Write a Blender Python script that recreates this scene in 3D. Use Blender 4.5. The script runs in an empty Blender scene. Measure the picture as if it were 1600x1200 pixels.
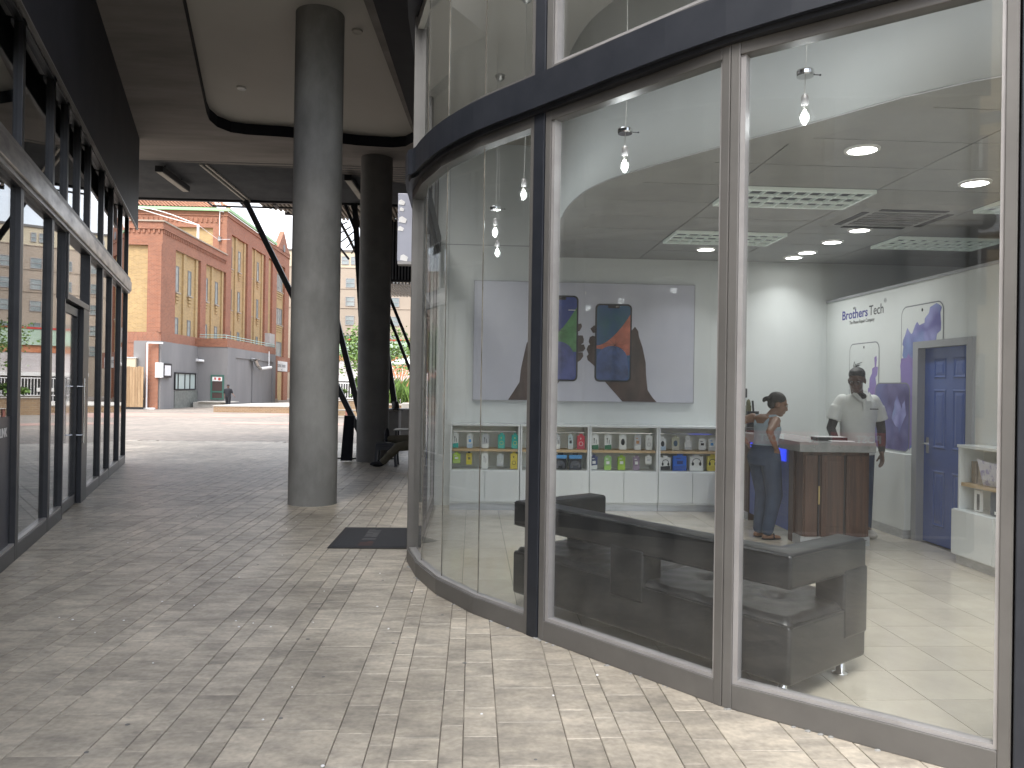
import bpy, bmesh, math, random
from mathutils import Vector, Matrix
random.seed(7)
sc = bpy.context.scene
C = sc.collection
PI = math.pi
R = math.radians

# ------------------------------------------------------------------ camera, light, exposure
cam_d = bpy.data.cameras.new('camera'); cam = bpy.data.objects.new('camera', cam_d); C.objects.link(cam)
cam_d.sensor_width = 36; cam_d.lens = 27.0; cam_d.clip_start = .05; cam_d.clip_end = 1500
yaw, pitch, roll = R(2.9), R(.2), R(.9)
f = Vector((math.sin(yaw)*math.cos(pitch), math.cos(yaw)*math.cos(pitch), math.sin(pitch)))
r0 = Vector((math.cos(yaw), -math.sin(yaw), 0)); u0 = r0.cross(f)
rr = r0*math.cos(roll) + u0*math.sin(roll); uu = -r0*math.sin(roll) + u0*math.cos(roll)
m = Matrix((rr, uu, -f)).transposed().to_4x4(); m.translation = (0, 0, 1.53)
cam.matrix_world = m
sc.camera = cam

SUN_EL, SUN_AZ = 52, 205          # azimuth clockwise from +Y: the sun stands behind the camera, a little to the left
w = bpy.data.worlds.new("World"); sc.world = w; w.use_nodes = True
nt = w.node_tree; nt.nodes.clear()
out = nt.nodes.new('ShaderNodeOutputWorld'); bg = nt.nodes.new('ShaderNodeBackground')
sky = nt.nodes.new('ShaderNodeTexSky'); sky.sky_type = 'NISHITA'; sky.sun_disc = False
sky.sun_elevation = R(SUN_EL); sky.sun_rotation = R(SUN_AZ); sky.air_density = 1.0; sky.dust_density = 2.5
tc = nt.nodes.new('ShaderNodeTexCoord'); mp = nt.nodes.new('ShaderNodeMapping'); mp.inputs['Scale'].default_value = (1, 1, 2.6)
nz = nt.nodes.new('ShaderNodeTexNoise'); nz.inputs['Scale'].default_value = 2.1; nz.inputs['Detail'].default_value = 9; nz.inputs['Roughness'].default_value = .56
rp = nt.nodes.new('ShaderNodeValToRGB'); rp.color_ramp.elements[0].position = .40; rp.color_ramp.elements[1].position = .60
mx = nt.nodes.new('ShaderNodeMix'); mx.data_type = 'RGBA'; mx.inputs[7].default_value = (12.5, 12.6, 13.0, 1)
nt.links.new(tc.outputs['Generated'], mp.inputs[0]); nt.links.new(mp.outputs[0], nz.inputs['Vector'])
nt.links.new(nz.outputs[0], rp.inputs[0]); 
sepw = nt.nodes.new('ShaderNodeSeparateXYZ'); nt.links.new(tc.outputs['Generated'], sepw.inputs[0])
hz = nt.nodes.new('ShaderNodeMapRange'); hz.inputs[1].default_value = .0; hz.inputs[2].default_value = .48; hz.inputs[3].default_value = 1; hz.inputs[4].default_value = 0; nt.links.new(sepw.outputs[2], hz.inputs[0])
mxm = nt.nodes.new('ShaderNodeMath'); mxm.operation = 'MAXIMUM'; nt.links.new(rp.outputs[0], mxm.inputs[0]); nt.links.new(hz.outputs[0], mxm.inputs[1])
nt.links.new(mxm.outputs[0], mx.inputs[0])
cg = nt.nodes.new('ShaderNodeMix'); cg.data_type = 'RGBA'; cg.inputs[6].default_value = (5.6,5.7,5.95,1); cg.inputs[7].default_value = (17.5,17.6,18,1); nt.links.new(sepw.outputs[2], cg.inputs[0]); nt.links.new(cg.outputs[2], mx.inputs[7]); nt.links.new(sky.outputs[0], mx.inputs[6])
nt.links.new(mx.outputs[2], bg.inputs[0]); bg.inputs[1].default_value = .105
nt.links.new(bg.outputs[0], out.inputs[0])
sun_d = bpy.data.lights.new('sun', 'SUN'); sun_d.energy = 1.15; sun_d.angle = R(28); sun_d.color = (1, .965, .9)
sun = bpy.data.objects.new('sun', sun_d); C.objects.link(sun)
sd = Vector((math.sin(R(SUN_AZ))*math.cos(R(SUN_EL)), math.cos(R(SUN_AZ))*math.cos(R(SUN_EL)), math.sin(R(SUN_EL))))
sun.rotation_euler = sd.to_track_quat('Z', 'Y').to_euler()
vs = sc.view_settings; vs.view_transform = 'Standard'; vs.look = 'None'; vs.gamma = 1; vs.use_curve_mapping = False
vs.exposure = 1.6
cy = sc.cycles; cy.max_bounces = 9; cy.diffuse_bounces = 5; cy.glossy_bounces = 5; cy.transparent_max_bounces = 24; cy.transmission_bounces = 4
cy.sample_clamp_indirect = 8; cy.caustics_reflective = False; cy.caustics_refractive = False; cy.use_denoising = True

# ------------------------------------------------------------------ helpers
class MB:
    def __init__(s): s.v = []; s.f = []; s.fm = []; s.mats = None; s.cur = 0
    def add(s, vs_, fs):
        b = len(s.v); s.v += [tuple(p) for p in vs_]
        for q in fs: s.f.append([b+i for i in q]); s.fm.append(s.cur)
        return s
    def box(s, x0, x1, y0, y1, z0, z1):
        if x0 > x1: x0, x1 = x1, x0
        if y0 > y1: y0, y1 = y1, y0
        if z0 > z1: z0, z1 = z1, z0
        return s.add([(x0,y0,z0),(x1,y0,z0),(x1,y1,z0),(x0,y1,z0),(x0,y0,z1),(x1,y0,z1),(x1,y1,z1),(x0,y1,z1)],
              [(0,3,2,1),(4,5,6,7),(0,1,5,4),(1,2,6,5),(2,3,7,6),(3,0,4,7)])
    def bar(s, a, b, w_, h_, up=(0,0,1)):            # box section bar between two points
        a = Vector(a); b = Vector(b); d = (b-a).normalized(); u = Vector(up)
        if abs(d.dot(u)) > .99: u = Vector((1,0,0))
        n = d.cross(u).normalized(); u = n.cross(d).normalized()
        pts = []
        for p in (a, b):
            for i, j in ((-1,-1),(1,-1),(1,1),(-1,1)): pts.append(p + n*i*w_/2 + u*j*h_/2)
        return s.add(pts, [(3,2,1,0),(4,5,6,7),(0,1,5,4),(1,2,6,5),(2,3,7,6),(3,0,4,7)])
    def seg(s, a, b, z0, z1, t0, t1):                 # vertical plate on plan segment a-b, between offsets t0..t1 along its normal
        dx, dy = b[0]-a[0], b[1]-a[1]; L = math.hypot(dx, dy); nx, ny = dy/L, -dx/L
        P = lambda p, t, z: (p[0]+nx*t, p[1]+ny*t, z)
        return s.add([P(a,t0,z0),P(b,t0,z0),P(b,t1,z0),P(a,t1,z0),P(a,t0,z1),P(b,t0,z1),P(b,t1,z1),P(a,t1,z1)],
              [(0,1,2,3),(4,7,6,5),(0,4,5,1),(1,5,6,2),(2,6,7,3),(3,7,4,0)])
    def prism(s, poly, z0, z1):
        n = len(poly)
        s.add([(p[0],p[1],z0) for p in poly]+[(p[0],p[1],z1) for p in poly],
              [tuple(range(n-1,-1,-1)), tuple(range(n,2*n))]+[(i,(i+1)%n,n+(i+1)%n,n+i) for i in range(n)])
        return s
    def tube(s, a, b, r0_, r1_=None, n=12, cap=True):
        a = Vector(a); b = Vector(b); r1_ = r0_ if r1_ is None else r1_
        d = (b-a).normalized(); u = Vector((0,0,1)) if abs(d.z) < .9 else Vector((1,0,0))
        e1 = d.cross(u).normalized(); e2 = d.cross(e1)
        pts = [p + (e1*math.cos(2*PI*i/n)+e2*math.sin(2*PI*i/n))*r for p, r in ((a,r0_),(b,r1_)) for i in range(n)]
        fs = [(i,n+i,n+(i+1)%n,(i+1)%n) for i in range(n)]
        if cap: fs += [tuple(range(n)), tuple(range(2*n-1,n-1,-1))]
        return s.add(pts, fs)
    def path(s, pts, r, n=8):
        for i in range(len(pts)-1): s.tube(pts[i], pts[i+1], r, n=n)
        return s
    def ball(s, c, rx, ry=None, rz=None, n=12, m_=8, rot=None):
        ry = rx if ry is None else ry; rz = rx if rz is None else rz
        pts = []; 
        for j in range(m_+1):
            th = PI*j/m_
            for i in range(n):
                p = Vector((rx*math.sin(th)*math.cos(2*PI*i/n), ry*math.sin(th)*math.sin(2*PI*i/n), rz*math.cos(th)))
                if rot: p = rot @ p
                pts.append(Vector(c)+p)
        fs = [(j*n+i,(j+1)*n+i,(j+1)*n+(i+1)%n,j*n+(i+1)%n) for j in range(m_) for i in range(n)]
        return s.add(pts, fs)
    def lathe(s, c, prof, n=16):
        pts = [(c[0]+r*math.cos(2*PI*i/n), c[1]+r*math.sin(2*PI*i/n), c[2]+z) for r, z in prof for i in range(n)]
        k = len(prof)
        return s.add(pts, [(j*n+i,j*n+(i+1)%n,(j+1)*n+(i+1)%n,(j+1)*n+i) for j in range(k-1) for i in range(n)])
    def build(s, name, mat, parent=None, smooth=False, bevel=0, bseg=2):
        me = bpy.data.meshes.new(name)
        off = Vector((0,0,0)); q = parent
        while q is not None: off += q.location; q = q.parent
        me.from_pydata([tuple(Vector(p)-off) for p in s.v], [], s.f)
        ms = mat if isinstance(mat, (list, tuple)) else [mat]
        for mm in ms: me.materials.append(mm)
        if len(ms) > 1: me.polygons.foreach_set('material_index', s.fm)
        me.validate(); bm = bmesh.new(); bm.from_mesh(me)
        bmesh.ops.remove_doubles(bm, verts=bm.verts, dist=1e-6) if smooth else None
        bmesh.ops.recalc_face_normals(bm, faces=bm.faces); bm.to_mesh(me); bm.free()
        if smooth: me.polygons.foreach_set('use_smooth', [True]*len(me.polygons))
        o = bpy.data.objects.new(name, me); C.objects.link(o); o.parent = parent
        if bevel:
            md = o.modifiers.new('edge', 'BEVEL'); md.width = bevel; md.segments = bseg; md.limit_method = 'ANGLE'; md.angle_limit = R(40); md.harden_normals = False
        return o

def tag(o, label=None, cat=None, group=None, kind=None):
    if label: o['label'] = label
    if cat: o['category'] = cat
    if group: o['group'] = group
    if kind: o['kind'] = kind
    return o
def thing(name, label, cat, loc=(0,0,0), group=None):
    o = bpy.data.objects.new(name, None); C.objects.link(o); o.location = loc; o.empty_display_size = .1
    return tag(o, label, cat, group)
def struct(o): return tag(o, kind='structure')
def copy_tree(o, parent=None):
    c = o.copy(); C.objects.link(c); c.parent = parent
    for ch in list(o.children): copy_tree(ch, c)
    return c
def share(src, name, parent, loc, rotz=0, scale=(1,1,1)):
    o = bpy.data.objects.new(name, src if isinstance(src, bpy.types.Mesh) else src.data); C.objects.link(o)
    o.parent = parent; o.location = loc; o.rotation_euler = (0,0,rotz); o.scale = scale; return o

# ------------------------------------------------------------------ materials
def mat(name, col, rough=.5, metal=0, col2=None, nscale=4, detail=5, stretch=(1,1,1), bump=0, bscale=40, spec=.5, isl=0, contrast=(.35,.65), rvar=0, coat=0, emit=None, estr=0, sheen=0, alpha=None):
    m_ = bpy.data.materials.new(name); m_.use_nodes = True; t = m_.node_tree; b = t.nodes['Principled BSDF']
    b.inputs['Base Color'].default_value = (*col, 1); b.inputs['Roughness'].default_value = rough; b.inputs['Metallic'].default_value = metal
    b.inputs['Specular IOR Level'].default_value = spec
    if coat: b.inputs['Coat Weight'].default_value = coat; b.inputs['Coat Roughness'].default_value = .12
    if sheen: b.inputs['Sheen Weight'].default_value = sheen
    if emit: b.inputs['Emission Color'].default_value = (*emit, 1); b.inputs['Emission Strength'].default_value = estr
    N = t.nodes; Lk = t.links.new
    if col2 is not None or bump or isl or rvar:
        tcn = N.new('ShaderNodeTexCoord'); mpn = N.new('ShaderNodeMapping'); mpn.inputs['Scale'].default_value = stretch
        oi = N.new('ShaderNodeObjectInfo'); ge = N.new('ShaderNodeNewGeometry')
        Lk(tcn.outputs['Object'], mpn.inputs[0])
        rnd = N.new('ShaderNodeMath'); rnd.operation = 'ADD'; Lk(oi.outputs['Random'], rnd.inputs[0]); Lk(ge.outputs['Random Per Island'], rnd.inputs[1])
        fr = N.new('ShaderNodeMath'); fr.operation = 'FRACT'; Lk(rnd.outputs[0], fr.inputs[0])
        if isl:
            mul = N.new('ShaderNodeVectorMath'); mul.operation = 'SCALE'; mul.inputs[0].default_value = (37, 19, 53); Lk(fr.outputs[0], mul.inputs['Scale'])
            ad = N.new('ShaderNodeVectorMath'); ad.operation = 'ADD'; Lk(mpn.outputs[0], ad.inputs[0]); Lk(mul.outputs[0], ad.inputs[1]); vec = ad.outputs[0]
        else: vec = mpn.outputs[0]
    if col2 is not None:
        n1 = N.new('ShaderNodeTexNoise'); n1.inputs['Scale'].default_value = nscale; n1.inputs['Detail'].default_value = detail; n1.inputs['Roughness'].default_value = .62
        Lk(vec, n1.inputs['Vector'])
        ra = N.new('ShaderNodeMapRange'); ra.inputs[1].default_value = contrast[0]; ra.inputs[2].default_value = contrast[1]; Lk(n1.outputs[0], ra.inputs[0])
        mixn = N.new('ShaderNodeMix'); mixn.data_type = 'RGBA'; mixn.inputs[6].default_value = (*col, 1); mixn.inputs[7].default_value = (*col2, 1); Lk(ra.outputs[0], mixn.inputs[0])
        outc = mixn.outputs[2]
        if isl:
            hs = N.new('ShaderNodeHueSaturation'); vr = N.new('ShaderNodeMapRange'); vr.inputs[3].default_value = 1-isl; vr.inputs[4].default_value = 1+isl
            Lk(fr.outputs[0], vr.inputs[0]); Lk(vr.outputs[0], hs.inputs['Value']); Lk(outc, hs.inputs['Color']); outc = hs.outputs[0]
        Lk(outc, b.inputs['Base Color'])
        if rvar:
            rv = N.new('ShaderNodeMapRange'); rv.inputs[3].default_value = rough-rvar; rv.inputs[4].default_value = rough+rvar; Lk(n1.outputs[0], rv.inputs[0]); Lk(rv.outputs[0], b.inputs['Roughness'])
    if bump:
        n2 = N.new('ShaderNodeTexNoise'); n2.inputs['Scale'].default_value = bscale; n2.inputs['Detail'].default_value = 4; Lk(vec, n2.inputs['Vector'])
        bp = N.new('ShaderNodeBump'); bp.inputs['Strength'].default_value = min(1, bump*4); bp.inputs['Distance'].default_value = bump*.02; Lk(n2.outputs[0], bp.inputs['Height']); Lk(bp.outputs[0], b.inputs['Normal'])
    return m_

def brickmat(name, c1, c2, mortar, bw=.22, bh=.075, mw=.012, rough=.85, soldier=False, scale_noise=.6):
    m_ = bpy.data.materials.new(name); m_.use_nodes = True; t = m_.node_tree; N = t.nodes; Lk = t.links.new; b = N['Principled BSDF']; b.inputs['Roughness'].default_value = rough
    tcn = N.new('ShaderNodeTexCoord'); sp = N.new('ShaderNodeSeparateXYZ'); Lk(tcn.outputs['Object'], sp.inputs[0])
    ad = N.new('ShaderNodeMath'); ad.operation = 'ADD'; Lk(sp.outputs[0], ad.inputs[0]); Lk(sp.outputs[1], ad.inputs[1])
    cb = N.new('ShaderNodeCombineXYZ')
    if soldier: Lk(sp.outputs[2], cb.inputs[0]); Lk(ad.outputs[0], cb.inputs[1])
    else: Lk(ad.outputs[0], cb.inputs[0]); Lk(sp.outputs[2], cb.inputs[1])
    br = N.new('ShaderNodeTexBrick'); br.inputs['Scale'].default_value = 1; br.inputs['Brick Width'].default_value = bw; br.inputs['Row Height'].default_value = bh+mw; br.inputs['Mortar Size'].default_value = mw/2
    br.inputs['Color1'].default_value = (*c1,1); br.inputs['Color2'].default_value = (*c2,1); br.inputs['Mortar'].default_value = (*mortar,1); br.inputs['Bias'].default_value = 0
    Lk(cb.outputs[0], br.inputs['Vector'])
    nn = N.new('ShaderNodeTexNoise'); nn.inputs['Scale'].default_value = scale_noise; nn.inputs['Detail'].default_value = 4; Lk(tcn.outputs['Object'], nn.inputs['Vector'])
    mr = N.new('ShaderNodeMapRange'); mr.inputs[3].default_value = .82; mr.inputs[4].default_value = 1.18; Lk(nn.outputs[0], mr.inputs[0])
    hs = N.new('ShaderNodeHueSaturation'); Lk(mr.outputs[0], hs.inputs['Value']); Lk(br.outputs[0], hs.inputs['Color']); Lk(hs.outputs[0], b.inputs['Base Color'])
    bp = N.new('ShaderNodeBump'); bp.inputs['Strength'].default_value = .5; bp.inputs['Distance'].default_value = .01; Lk(br.outputs['Fac'], bp.inputs['Height']); bp.invert = True; Lk(bp.outputs[0], b.inputs['Normal'])
    return m_

def glassmat(name, tint=(1,1,1), f0=.04, rough=0.0, boost=1.0, dirt=0):
    m_ = bpy.data.materials.new(name); m_.use_nodes = True; t = m_.node_tree; N = t.nodes; Lk = t.links.new; N.clear()
    o = N.new('ShaderNodeOutputMaterial'); tr = N.new('ShaderNodeBsdfTransparent'); tr.inputs[0].default_value = (*tint,1)
    gl = N.new('ShaderNodeBsdfGlossy'); gl.inputs['Roughness'].default_value = rough; gl.inputs[0].default_value = (1,1,1,1)
    ge = N.new('ShaderNodeNewGeometry'); dt = N.new('ShaderNodeVectorMath'); dt.operation = 'DOT_PRODUCT'; Lk(ge.outputs['Incoming'], dt.inputs[0]); Lk(ge.outputs['Normal'], dt.inputs[1])
    ab = N.new('ShaderNodeMath'); ab.operation = 'ABSOLUTE'; Lk(dt.outputs['Value'], ab.inputs[0])
    sb = N.new('ShaderNodeMath'); sb.operation = 'SUBTRACT'; sb.inputs[0].default_value = 1; Lk(ab.outputs[0], sb.inputs[1])
    pw = N.new('ShaderNodeMath'); pw.operation = 'POWER'; pw.inputs[1].default_value = 5; Lk(sb.outputs[0], pw.inputs[0])
    mr = N.new('ShaderNodeMapRange'); mr.inputs[3].default_value = f0*boost; mr.inputs[4].default_value = 1; Lk(pw.outputs[0], mr.inputs[0])
    mxn = N.new('ShaderNodeMixShader'); Lk(mr.outputs[0], mxn.inputs[0]); Lk(tr.outputs[0], mxn.inputs[1]); Lk(gl.outputs[0], mxn.inputs[2])
    last = mxn.outputs[0]
    if dirt:
        df = N.new('ShaderNodeBsdfDiffuse'); df.inputs[0].default_value = (.75,.75,.72,1)
        tcn = N.new('ShaderNodeTexCoord'); mpn = N.new('ShaderNodeMapping'); mpn.inputs['Scale'].default_value = (3,3,.5); nn = N.new('ShaderNodeTexNoise'); nn.inputs['Scale'].default_value = 2.5; nn.inputs['Detail'].default_value = 6
        Lk(tcn.outputs['Object'], mpn.inputs[0]); Lk(mpn.outputs[0], nn.inputs['Vector']); m2 = N.new('ShaderNodeMapRange'); m2.inputs[1].default_value = .35; m2.inputs[2].default_value = .8; m2.inputs[3].default_value = dirt*.3; m2.inputs[4].default_value = dirt*1.6; Lk(nn.outputs[0], m2.inputs[0])
        mm = N.new('ShaderNodeMixShader'); Lk(m2.outputs[0], mm.inputs[0]); Lk(last, mm.inputs[1]); Lk(df.outputs[0], mm.inputs[2]); last = mm.outputs[0]
    Lk(last, o.inputs[0]); return m_

G = {}
def weather(m_):      # broad stains that run across neighbouring stones, in world space
    t = m_.node_tree; N = t.nodes; Lk = t.links.new; b = N['Principled BSDF']; src = b.inputs['Base Color'].links[0].from_socket
    ge = N.new('ShaderNodeNewGeometry'); n1 = N.new('ShaderNodeTexNoise'); n1.inputs['Scale'].default_value = .8; n1.inputs['Detail'].default_value = 10; n1.inputs['Roughness'].default_value = .68; Lk(ge.outputs['Position'], n1.inputs['Vector'])
    mr = N.new('ShaderNodeMapRange'); mr.inputs[1].default_value = .36; mr.inputs[2].default_value = .66; mr.inputs[3].default_value = .66; mr.inputs[4].default_value = 1.16; Lk(n1.outputs[0], mr.inputs[0])
    n2 = N.new('ShaderNodeTexNoise'); n2.inputs['Scale'].default_value = 34; n2.inputs['Detail'].default_value = 6; Lk(ge.outputs['Position'], n2.inputs['Vector'])
    m2 = N.new('ShaderNodeMapRange'); m2.inputs[1].default_value = .3; m2.inputs[2].default_value = .7; m2.inputs[3].default_value = .84; m2.inputs[4].default_value = 1.14; Lk(n2.outputs[0], m2.inputs[0])
    mu = N.new('ShaderNodeMath'); mu.operation = 'MULTIPLY'; Lk(mr.outputs[0], mu.inputs[0]); Lk(m2.outputs[0], mu.inputs[1])
    hs = N.new('ShaderNodeHueSaturation'); Lk(mu.outputs[0], hs.inputs['Value']); Lk(src, hs.inputs['Color']); Lk(hs.outputs[0], b.inputs['Base Color'])
G['glass'] = glassmat('clear_glass', (.96,.97,.97), .046, dirt=.013)
G['coated_glass'] = glassmat('coated_glass', (.5,.53,.54), .085, dirt=.006)
G['bulb_glass'] = glassmat('bulb_glass', (.97,.97,.95), .05)
G['dark_glass'] = mat('dark_glass', (.02,.024,.026), .04, spec=.9, coat=1)
G['win_glass'] = mat('window_glass', (.16,.2,.21), .08, spec=.9, col2=(.3,.34,.34), nscale=.35)
G['frame'] = mat('taupe_aluminium', (.128,.124,.118), .42, .25, col2=(.152,.147,.14), nscale=3, bump=.01, bscale=90)
G['frame_dark'] = mat('charcoal_aluminium', (.035,.037,.043), .38, .35, col2=(.05,.052,.058), nscale=3, bump=.012, bscale=60)
G['frame_light'] = mat('pale_aluminium', (.33,.32,.32), .36, .3, col2=(.4,.39,.39), nscale=5)
G['navy'] = mat('navy_painted_steel', (.017,.020,.027), .42, .1, col2=(.025,.028,.036), nscale=5, bump=.02, bscale=30)
G['fascia'] = mat('dark_fascia', (.011,.013,.019), .6, spec=.15, col2=(.02,.022,.03), nscale=1.2)
G['paver'] = mat('paving_stone', (.47,.42,.345), .44, spec=.4, col2=(.285,.26,.222), nscale=5, detail=10, stretch=(.8,1.9,1), bump=.06, bscale=60, isl=.11, contrast=(.36,.66), rvar=.14)
weather(G['paver'])
G['joint'] = mat('joint_sand', (.13,.115,.095), .9, col2=(.36,.33,.28), nscale=1.3, contrast=(.5,.62))
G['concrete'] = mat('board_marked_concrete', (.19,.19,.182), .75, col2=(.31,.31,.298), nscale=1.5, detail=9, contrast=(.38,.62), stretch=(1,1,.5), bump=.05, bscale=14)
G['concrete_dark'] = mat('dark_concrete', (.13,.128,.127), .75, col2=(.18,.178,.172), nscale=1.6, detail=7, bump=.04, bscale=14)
G['soffit'] = mat('rough_soffit', (.185,.172,.162), .85, col2=(.27,.25,.235), nscale=.9, detail=8, stretch=(.5,2,1), bump=.15, bscale=7)
G['recess'] = mat('smooth_grey_ceiling', (.52,.50,.46), .8, col2=(.56,.54,.50), nscale=.5)
G['slat'] = mat('slate_grey_slats', (.11,.115,.13), .6, col2=(.15,.155,.17), nscale=2)
G['slat_light'] = mat('pale_timber_slats', (.3,.26,.22), .6, col2=(.4,.36,.31), nscale=2)
G['black_steel'] = mat('black_steel', (.016,.017,.02), .45, .3, col2=(.022,.023,.026), nscale=3)
G['red_brick'] = brickmat('red_brick', (.32,.125,.07), (.235,.092,.055), (.38,.28,.21))
G['red_soldier'] = brickmat('red_soldier_brick', (.31,.12,.07), (.23,.09,.055), (.38,.28,.21), soldier=True)
G['yellow_brick'] = brickmat('yellow_brick', (.44,.305,.135), (.34,.235,.105), (.45,.37,.27))
G['tan_brick'] = brickmat('tan_brick', (.32,.21,.12), (.26,.17,.10), (.4,.33,.26))
G['buff_brick'] = brickmat('buff_brick', (.34,.23,.13), (.28,.19,.115), (.4,.35,.28), bw=.3, bh=.1)
G['roof_tile'] = mat('terracotta', (.38,.16,.09), .8, col2=(.5,.26,.155), nscale=9, isl=.15)
G['green'] = mat('mint_green_paint', (.3,.52,.28), .6, col2=(.34,.58,.32), nscale=1)
G['grey_plaster'] = mat('grey_plaster', (.20,.197,.2), .85, col2=(.24,.235,.235), nscale=.35, detail=7, stretch=(2,2,.5))
G['granite'] = mat('mottled_stone_panel', (.14,.15,.14), .6, col2=(.22,.23,.21), nscale=5, detail=9)
G['beige_plaster'] = mat('beige_plaster', (.34,.29,.235), .9, col2=(.41,.35,.285), nscale=.12, detail=8)
G['cream'] = mat('cream_plaster', (.5,.45,.33), .85, col2=(.56,.51,.39), nscale=.3)
G['white'] = mat('white_paint', (.78,.78,.76), .5, col2=(.82,.82,.8), nscale=1)
G['white_metal'] = mat('white_metal', (.8,.8,.8), .35)
G['plaza'] = None
G['wood_fence'] = mat('weathered_timber', (.27,.175,.095), .8, col2=(.38,.265,.155), nscale=3, stretch=(3,3,.3), isl=.2)
G['wall'] = mat('white_shop_wall', (.66,.69,.69), .6, col2=(.71,.74,.74), nscale=.7, bump=.01, bscale=50)
G['ceil'] = mat('vinyl_ceiling_tile', (.37,.375,.37), .7, col2=(.41,.415,.41), nscale=2, isl=.03, bump=.02, bscale=90)
G['ceil_grid'] = mat('ceiling_grid_metal', (.3,.31,.3), .5)
G['tile'] = mat('cream_floor_tile', (.48,.445,.375), .15, col2=(.55,.51,.43), nscale=3, isl=.04, detail=8, rvar=.05)
G['grout'] = mat('tile_grout', (.12,.11,.1), .9)
G['cab_white'] = mat('white_laminate', (.74,.78,.79), .25, col2=(.77,.81,.82), nscale=1)
G['cab_back'] = mat('cream_back_panel', (.74,.77,.72), .5)
G['plinth'] = mat('brushed_plinth', (.42,.44,.46), .3, .5, col2=(.55,.57,.6), nscale=8, stretch=(.3,1,3))
G['oak'] = mat('pale_oak', (.5,.36,.2), .5, col2=(.62,.47,.28), nscale=5, stretch=(.6,.6,8))
G['leather'] = mat('black_leather', (.013,.014,.016), .3, col2=(.02,.021,.023), nscale=6, bump=.07, bscale=150, rvar=.05)
G['chrome'] = mat('chrome', (.8,.8,.8), .12, 1)
G['steel'] = mat('brushed_steel', (.55,.55,.54), .3, 1)
G['walnut'] = mat('walnut_laminate', (.105,.052,.034), .38, col2=(.05,.026,.019), nscale=9, detail=6, stretch=(3,3,.15))
G['counter_top'] = mat('grey_stone_top', (.28,.29,.29), .25, col2=(.34,.35,.35), nscale=12)
G['blue_door'] = mat('blue_gloss_paint', (.055,.105,.34), .3, col2=(.065,.12,.38), nscale=2, coat=.3)
G['blue_panel'] = mat('blue_panel', (.07,.12,.4), .4)
G['blue_lit'] = mat('lit_blue_glow', (.05,.08,.5), .4, emit=(.02,.06,1), estr=.35)
G['jamb'] = mat('grey_door_frame', (.36,.37,.39), .4)
G['print_white'] = mat('printed_white_vinyl', (.68,.71,.7), .45, col2=(.72,.75,.74), nscale=1)
G['lav'] = mat('pale_lavender_print', (.52,.53,.62), .35, col2=(.60,.61,.68), nscale=.8)
G['ink_blue'] = mat('dark_blue_ink', (.02,.02,.25), .5)
G['ink'] = mat('black_ink', (.02,.02,.025), .5)
G['grey_ink'] = mat('grey_ink', (.22,.23,.25), .5)
G['led'] = mat('led_diffuser', (1,1,1), .5, emit=(1,.98,.93), estr=5)
G['filament'] = mat('filament', (1,1,1), .5, emit=(1,.93,.8), estr=6)
G['dark_skin'] = mat('deep_brown_skin', (.095,.05,.034), .42, col2=(.115,.062,.043), nscale=8)
G['brown_skin'] = mat('brown_skin', (.20,.105,.065), .45, col2=(.24,.13,.08), nscale=8)
G['hair'] = mat('black_hair', (.008,.007,.008), .55, bump=.2, bscale=120)
G['denim'] = mat('dark_blue_denim', (.022,.038,.075), .8, col2=(.035,.055,.1), nscale=9, bump=.05, bscale=120)
G['polo'] = mat('white_polo_cotton', (.62,.64,.62), .85, col2=(.68,.7,.68), nscale=5, bump=.08, bscale=9)
G['tank'] = mat('pale_blue_jersey', (.28,.36,.42), .85, col2=(.34,.42,.48), nscale=6, bump=.08, bscale=10)
G['black_cloth'] = mat('black_fabric', (.012,.013,.018), .85, bump=.05, bscale=60)
G['khaki'] = mat('khaki_cotton', (.12,.11,.08), .85, col2=(.15,.135,.1), nscale=7, bump=.05, bscale=20)
G['rubber'] = mat('black_rubber', (.02,.02,.022), .7)
G['plastic_dark'] = mat('dark_blue_plastic', (.018,.022,.035), .35)
G['mat_cloth'] = mat('charcoal_mat_pile', (.028,.03,.036), .95, col2=(.042,.044,.05), nscale=60, bump=.3, bscale=300)
G['leaf'] = mat('leaf_green', (.09,.17,.035), .55, col2=(.16,.26,.06), nscale=3, isl=.35)
G['leaf_dark'] = mat('dark_leaf', (.04,.09,.025), .55, col2=(.08,.14,.04), nscale=3, isl=.35)
G['bark'] = mat('bark', (.1,.075,.055), .9, col2=(.16,.12,.09), nscale=8)
G['soil'] = mat('soil', (.06,.045,.035), .95, col2=(.1,.08,.06), nscale=6)
G['sign_grey'] = mat('faded_sign_face', (.31,.325,.40), .45, col2=(.36,.375,.45), nscale=1.5)
G['paper'] = mat('white_paper', (.75,.75,.76), .6)
G['red_paint'] = mat('red_band_vinyl', (.5,.035,.045), .5)
G['concrete_pale'] = mat('pale_cast_concrete', (.42,.4,.36), .85, col2=(.5,.48,.44), nscale=2, bump=.05, bscale=20)

_cm = {}
def cmat(col, rough=.45):
    k = tuple(round(c, 3) for c in col)+(rough,)
    if k not in _cm: _cm[k] = mat('card_print', col, rough)
    return _cm[k]

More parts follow.
